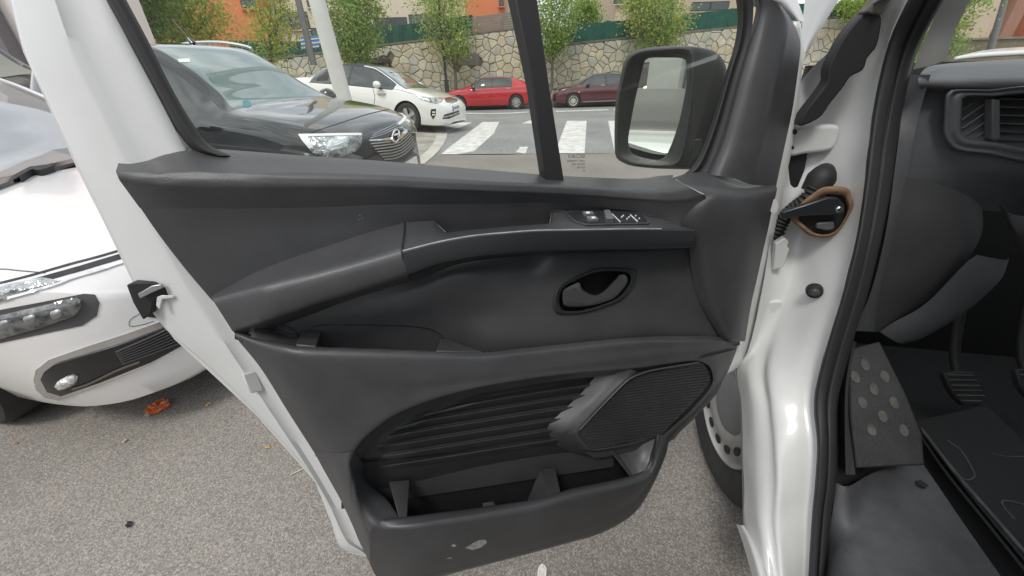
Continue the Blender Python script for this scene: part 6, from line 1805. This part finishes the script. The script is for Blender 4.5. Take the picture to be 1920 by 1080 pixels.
pp = [onb(c.bvh, x, y, .0) for x, y in pl]
if all(p is not None for p in pp):
    rt = pp[1] - pp[0]; upn = pp[0] - pp[3]
    text_on("plate_text", "7451 LMD", pp[3] + rt * .08 + upn * .25 - np.array(ray(760, 310)) * .02, rt, upn, float(np.linalg.norm(upn)) * .72, M['ink'], pq, sx=.92 * float(np.linalg.norm(rt)) / (float(np.linalg.norm(upn)) * .72 * 5.2))
c.line("bonnet_shut_line", [(565, 256), (581, 249.5), (640, 230), (690, 214), (730, 205)], 1.6, M['black'], lift=.0015)
c.dec("windscreen_sticker", [(333, 111), (355, 110), (357, 116.5), (336, 117)], M['plate'], lift=.003, step=5)
c.dec("windscreen_sticker", [(455, 190), (464, 188), (470, 192), (471, 198), (464, 202), (456, 199)], mat("teal_sticker", (0.06, 0.20, 0.24), .5), lift=.003, step=5)
for sg in (-1, 1):
    pts_ = [c.P(.50, sg * .62, 1.62), c.P(.58, sg * .62, 1.70), c.P(.95, sg * .62, 1.742), c.P(1.4, sg * .62, 1.735), c.P(1.75, sg * .61, 1.69), c.P(1.85, sg * .61, 1.66)]
    tube("roof_rail", pts_, .016, M['chrome'], c.root, seg=8, n=24)
ab = c.P(1.60, .12, 1.70)
tube("aerial_base", [ab, ab + np.array([-.03, 0, .05])], [.035, .018], M['piano'], c.root, seg=10)
tube("aerial", [ab + np.array([-.02, 0, .04]), ab + c.ex * -.16 + np.array([0, 0, .22])], .006, M['piano'], c.root, seg=6)
mm = lathe("door_mirror", [(0, .10), (.05, .09), (.085, .05), (.095, 0), (.08, -.06), (0, -.08)], c.P(2.40, -1.02, 1.14), c.ex, c.ez, black_p, c.root, seg=20)
c.mirror_copy(mm)

# ------------------------------------------------ white saloon
c = kia
mir(c.dec("headlamp", [(774, 176.5), (785, 180), (805, 183), (832, 183.5), (829, 191), (820, 195), (806, 192.5), (790, 187)], M['lamp_glass'], lift=.008, step=3, bulge=.01))
for cx in (806, 817):
    c.dec("lamp_projector", [(cx - 3, 185.5), (cx + 2.5, 186), (cx + 3, 191), (cx - 2, 191)], M['lamp_dark'], lift=.02, step=3)
c.dec("grille", [(832.5, 184), (845, 181.5), (857, 181), (858, 190), (848, 194), (836, 191.7)], M['piano'], lift=.006, step=3)
c.dec("emblem", [(843.5, 177), (848, 176), (849, 178.5), (845, 179)], M['chrome'], lift=.006, step=3)
pq = c.dec("number_plate", [(847.5, 200), (860, 196), (861, 203), (848.5, 209)], M['plate'], lift=.012, step=3)
c.dec("plate_band", [(847.5, 200), (849.5, 199.4), (850.3, 208.2), (848.5, 209)], M['eublue'], lift=.016, step=3)
for k in range(5):
    x = 851 + 1.9 * k
    c.dec("plate_character", [(x, 200.2 - .55 * k), (x + 1.1, 199.9 - .55 * k), (x + 1.2, 205.2 - .62 * k), (x + .1, 205.7 - .62 * k)], M['ink'], lift=.0165, step=3)
mir(c.dec("fog_surround", [(808, 205), (817.5, 204), (816.7, 216.7), (811.7, 224), (807, 215)], M['piano'], lift=.006, step=3))
for y in (209, 214):
    mir(c.dec("fog_lamp", [(810, y), (816, y - .6), (815.5, y + 2.4), (810.5, y + 2.8)], M['lens'], lift=.014, step=3))
c.dec("lower_grille", [(829, 223), (833, 215), (860, 206.7), (862, 214), (842, 222.5)], M['piano'], lift=.006, step=3)
c.line("grille_bar", [(831, 220), (846, 216), (861, 210)], 1.4, M['chrome'], lift=.012)
mir(c.dec("wing_vent", [(706.5, 174.5), (725, 175), (721, 180), (710, 180)], M['dchrome'], lift=.006, step=3))
c.line("door_shut_line", [(699, 165), (701, 173), (703, 182), (701, 196)], .9, M['black'], lift=.002)
c.line("bonnet_shut_line", [(712, 166), (745, 168), (774, 176)], .8, M['black'], lift=.002)
mm = lathe("door_mirror", [(0, .14), (.045, .12), (.075, .06), (.08, 0), (.07, -.06), (.03, -.12), (0, -.13)], c.P(3.12, -1.04, 1.03), -c.ey * .45 + c.ex * .9, c.ez, white_k, c.root, seg=18)
c.mirror_copy(mm)
tube("mirror_foot", [c.P(3.12, -.98, .97), c.P(3.15, -.86, .93)], .03, M['piano'], c.root, seg=8)

# ------------------------------------------------ red hatchback, burgundy saloon
c = hat
c.line("sill_strip", [(880, 200), (905, 201), (950, 200)], 3.5, M['piano'], lift=.006)
c.dec("door_handle", [(949, 165), (957, 164.6), (957, 166.4), (949, 166.8)], M['dchrome'], lift=.012, step=3)
c.line("door_shut_line", [(921, 164), (919, 180), (917, 196)], .6, M['black'], lift=.002)
c.dec("rear_lamp", [(986, 160), (991, 160), (991, 166), (985, 165)], mat("red_lamp", (0.35, 0.01, 0.01), .2), lift=.008, step=3)
mm = lathe("door_mirror", [(0, .10), (.06, .09), (.085, .04), (.08, -.05), (0, -.08)], c.P(2.85, .98, .98), c.ex, c.ez, M['piano'], c.root, seg=16)
c.mirror_copy(mm)
c = vec
mir(c.dec("headlamp", [(1036, 172), (1040, 166), (1047, 165), (1046, 172), (1040, 176)], M['lamp_glass'], lift=.008, step=3))
c.dec("side_repeater", [(1084, 171), (1088, 171), (1088, 173.5), (1084, 173.5)], mat("amber_lens", (0.65, 0.20, 0.02), .3), lift=.008, step=3)
c.line("sill_strip", [(1088, 191), (1120, 190), (1165, 188)], 2.4, mat("grey_sill", (0.20, 0.20, 0.20), .5), lift=.005)
c.line("door_shut_line", [(1139, 157), (1138, 172), (1136, 188)], .6, M['black'], lift=.002)
c.dec("door_handle", [(1127, 159), (1134, 158.6), (1134, 160.4), (1127, 160.8)], M['dchrome'], lift=.012, step=3)
mm = lathe("door_mirror", [(0, .10), (.06, .09), (.085, .04), (.08, -.05), (0, -.08)], c.P(3.0, .98, .98), c.ex, c.ez, M['piano'], c.root, seg=16)
c.mirror_copy(mm)

# ================================================================== what stands behind the camera and shows in the door mirror
rear = Car("hatchback_car", "white car seen only as a reflection in the door mirror", 4.2, [
    (0, .42, .65, .80, .60, .50), (.08, .30, .90, 1.20, .82, .62), (.4, .22, .96, 1.48, .87, .60), (1.2, .20, .96, 1.56, .88, .60), (1.9, .20, .95, 1.54, .88, .60), (2.3, .20, .94, 1.40, .88, .61), (2.75, .20, .92, 1.14, .88, .68), (2.95, .20, .90, 1.02, .88, .76), (3.4, .20, .86, .97, .87, .77), (3.8, .20, .80, .90, .83, .72), (4.05, .21, .72, .79, .72, .60), (4.15, .24, .62, .66, .56, .46), (4.2, .30, .54, .56, .40, .34)],
    (-1.12, -1.80), 64, white_k, (.75, 3.4), wr=.32, wind=(1.95, 2.92), rearw=(.1, .5), side=((.5, 2.75),), pillars=((1.2, 1.28), (1.9, 1.98)), screen=M['car_glass'])
shop = empty("shop_building", (-6, -12, 0))
tag(shop, "concrete shop front with dark glass and hanging lamps, reflected in the door mirror", "building")
M['raw_concrete'] = mat("pale_board_concrete", (0.58, 0.58, 0.54), .8, bump=.2, bscale=12, var=.1, vscale=1.2)
SY = -11.5
box("fascia", (-2, SY - .3, 4.3), (44, .8, 3.3), M['raw_concrete'], shop)
box("wall", (-2, SY - 5, 3.0), (44, .3, 6.0), M['raw_concrete'], shop)
for x in (-19, -14.6, -10.2, -5.4, 0.6, 5, 9.4, 13.8):
    box("column", (x, SY, 1.32), (1.05, .6, 2.64), M['raw_concrete'], shop)
shop_glass = glass_mat("shop_glass", (.55, .58, .56), gain=.8)
M['lamp_on'] = bpy.data.materials.new("warm_lamp_glow")
M['lamp_on'].use_nodes = True
_b = M['lamp_on'].node_tree.nodes["Principled BSDF"]
_b.inputs["Emission Color"].default_value = (1, .78, .5, 1); _b.inputs["Emission Strength"].default_value = 9
for i, x in enumerate((-16.8, -12.4, -7.8, -2.4, 2.8, 7.2, 11.6)):
    wd = {-7.8: 3.7, -2.4: 4.9}.get(x, 3.3)
    mesh("shop_window", [(x - wd / 2, SY - .1, .3), (x + wd / 2, SY - .1, .3), (x + wd / 2, SY - .1, 2.64), (x - wd / 2, SY - .1, 2.64)], [(0, 1, 2, 3)], shop_glass, shop, False)
    box("mullion", (x - wd / 2 + .05, SY - .1, 1.4), (.08, .12, 2.5), M['grey_post'], shop)
    box("plinth", (x, SY, .15), (wd, .5, .29), M['kerb'], shop)
    for k in (-1, 1):
        lathe("hanging_lamp", [(0, -.09), (.09, -.05), (.11, 0), (.09, .05), (0, .09)], (x + k * .9, SY - 1.6, 2.2 - .25 * (k > 0)), (0, 0, 1), (1, 0, 0), M['lamp_on'], shop, seg=14)
box("shop_floor", (-2, SY - 2.6, .02), (44, 4.6, .06), M['raw_concrete'], shop)
box("shop_ceiling", (-2, SY - 2.6, 2.72), (44, 4.4, .08), M['raw_concrete'], shop)

# ================================================================== litter on the asphalt
def litter(name, label, cat_, px, m, hgt=.01, n=9, group=None, seed=0):
    R = np.random.default_rng(seed)
    P = [on_ground(x, y) for x, y in px]
    ctr = np.mean(P, axis=0)
    vs, fs = [], []
    Pd = [np.asarray(p) for p in lin([tuple(p) for p in P] + [tuple(P[0])], 25)[:-1]]
    k = len(Pd)
    rings_ = (1.0, .72, .42, .15)
    for t in rings_:
        for i, p in enumerate(Pd):
            q = ctr + (p - ctr) * t
            q = q + np.array([0, 0, .003 + hgt * (R.uniform(.1, 1) if t > .2 else .6)])
            vs.append(q)
    fs = grid_faces(len(rings_), k, True) + [tuple(range((len(rings_) - 1) * k, len(rings_) * k))]
    o = mesh(name, vs, fs, m, None, False)
    solid(o, .0008)
    return tag(o, label, cat_, group)
foil = mat("crumpled_orange_wrapper", (0.72, 0.13, 0.03), .28, color2=(0.85, 0.22, 0.06), vscale=60, coat=.5)
foil2 = mat("silver_foil_print", (0.55, 0.52, 0.55), .3, metal=.4, var=.3, vscale=120)
wr_ = litter("snack_wrapper", "crumpled orange wrapper with silver ends lying on the asphalt by the bumper", "wrapper", [(272, 777), (283, 763), (300, 754), (311, 749), (314, 755), (322, 757), (318, 765), (303, 773), (285, 782), (276, 782)], foil, .018, seed=1)
bw = bvh_of(wr_)
for poly in ([(270, 779), (276, 772), (282, 777), (277, 783)], [(308, 751), (315, 748), (317, 755), (311, 757)], [(292, 763), (302, 758), (306, 763), (296, 768)]):
    decal("silver_print", poly, bw, foil2, wr_, step=3, lift=.001, depth=.0005)
yel = mat("dry_yellow_leaf", (0.55, 0.40, 0.10), .7)
gl_ = "dry leaf scraps on the asphalt"
litter("leaf_scrap", "pale yellow leaf scrap just right of the orange wrapper", "leaf", [(384, 763), (395, 756), (397, 758), (388, 764)], yel, .008, group=gl_, seed=2)
litter("leaf_scrap", "bright yellow leaf scrap near the door's rear edge", "leaf", [(497, 839), (506, 838), (508, 842), (499, 843)], yel, .008, group=gl_, seed=3)
litter("leaf_scrap", "cream leaf scrap on the open asphalt below the wrapper", "leaf", [(230, 831), (236, 825), (240, 826), (234, 832)], mat("cream_scrap", (0.6, 0.52, 0.36), .7), .008, group=gl_, seed=4)
litter("leaf_scrap", "orange leaf scrap beside the white car's front tyre", "leaf", [(27, 832), (34, 830), (36, 833), (29, 834)], mat("orange_scrap", (0.5, 0.22, 0.06), .7), .006, group=gl_, seed=5)
litter("tar_blot", "small dark lump on the asphalt at the lower left", "lump", [(236, 988), (243, 979), (251, 980), (249, 987), (240, 992)], mat("dark_lump", (0.03, 0.028, 0.035), .6), .008, seed=6)
litter("paper_scrap", "white scrap on the asphalt under the door pocket", "paper", [(1006, 1086), (1010, 1064), (1017, 1058), (1025, 1066), (1024, 1086)], mat("white_scrap", (0.7, 0.66, 0.62), .7), .008, seed=7)
tw = [on_ground(x, y) + np.array([0, 0, .006]) for x, y in ((545, 892), (558, 886), (572, 879), (580, 872))]
tag(tube("twig", tw, .0016, mat("pale_straw", (0.6, 0.55, 0.42), .7), None, seg=6, n=10), "thin pale straw on the asphalt against the door's lower rear edge", "straw")
# pale building at the far left
lb_ = empty("corner_building", (-16, 12, 0))
tag(lb_, "pale pinkish building with dark columns at the upper left edge", "building")
_p0, _p1 = on_y(-160, 100, 10.8), on_y(118, 100, 10.8)
box("wall", ((_p0[0] + _p1[0]) / 2, 12.3, 4), (_p1[0] - _p0[0], 3, 8.6), mat("pale_pink_render", (0.80, 0.72, 0.67), .8, var=.04, vscale=1), lb_)
for x in (22, -12, -50):
    p = on_y(x, 70, 10.6)
    box("pillar", (p[0] - .3, 10.6, 3.6), (.42, .3, 7.4), mat("grey_pillar", (0.16, 0.15, 0.16), .6), lb_)
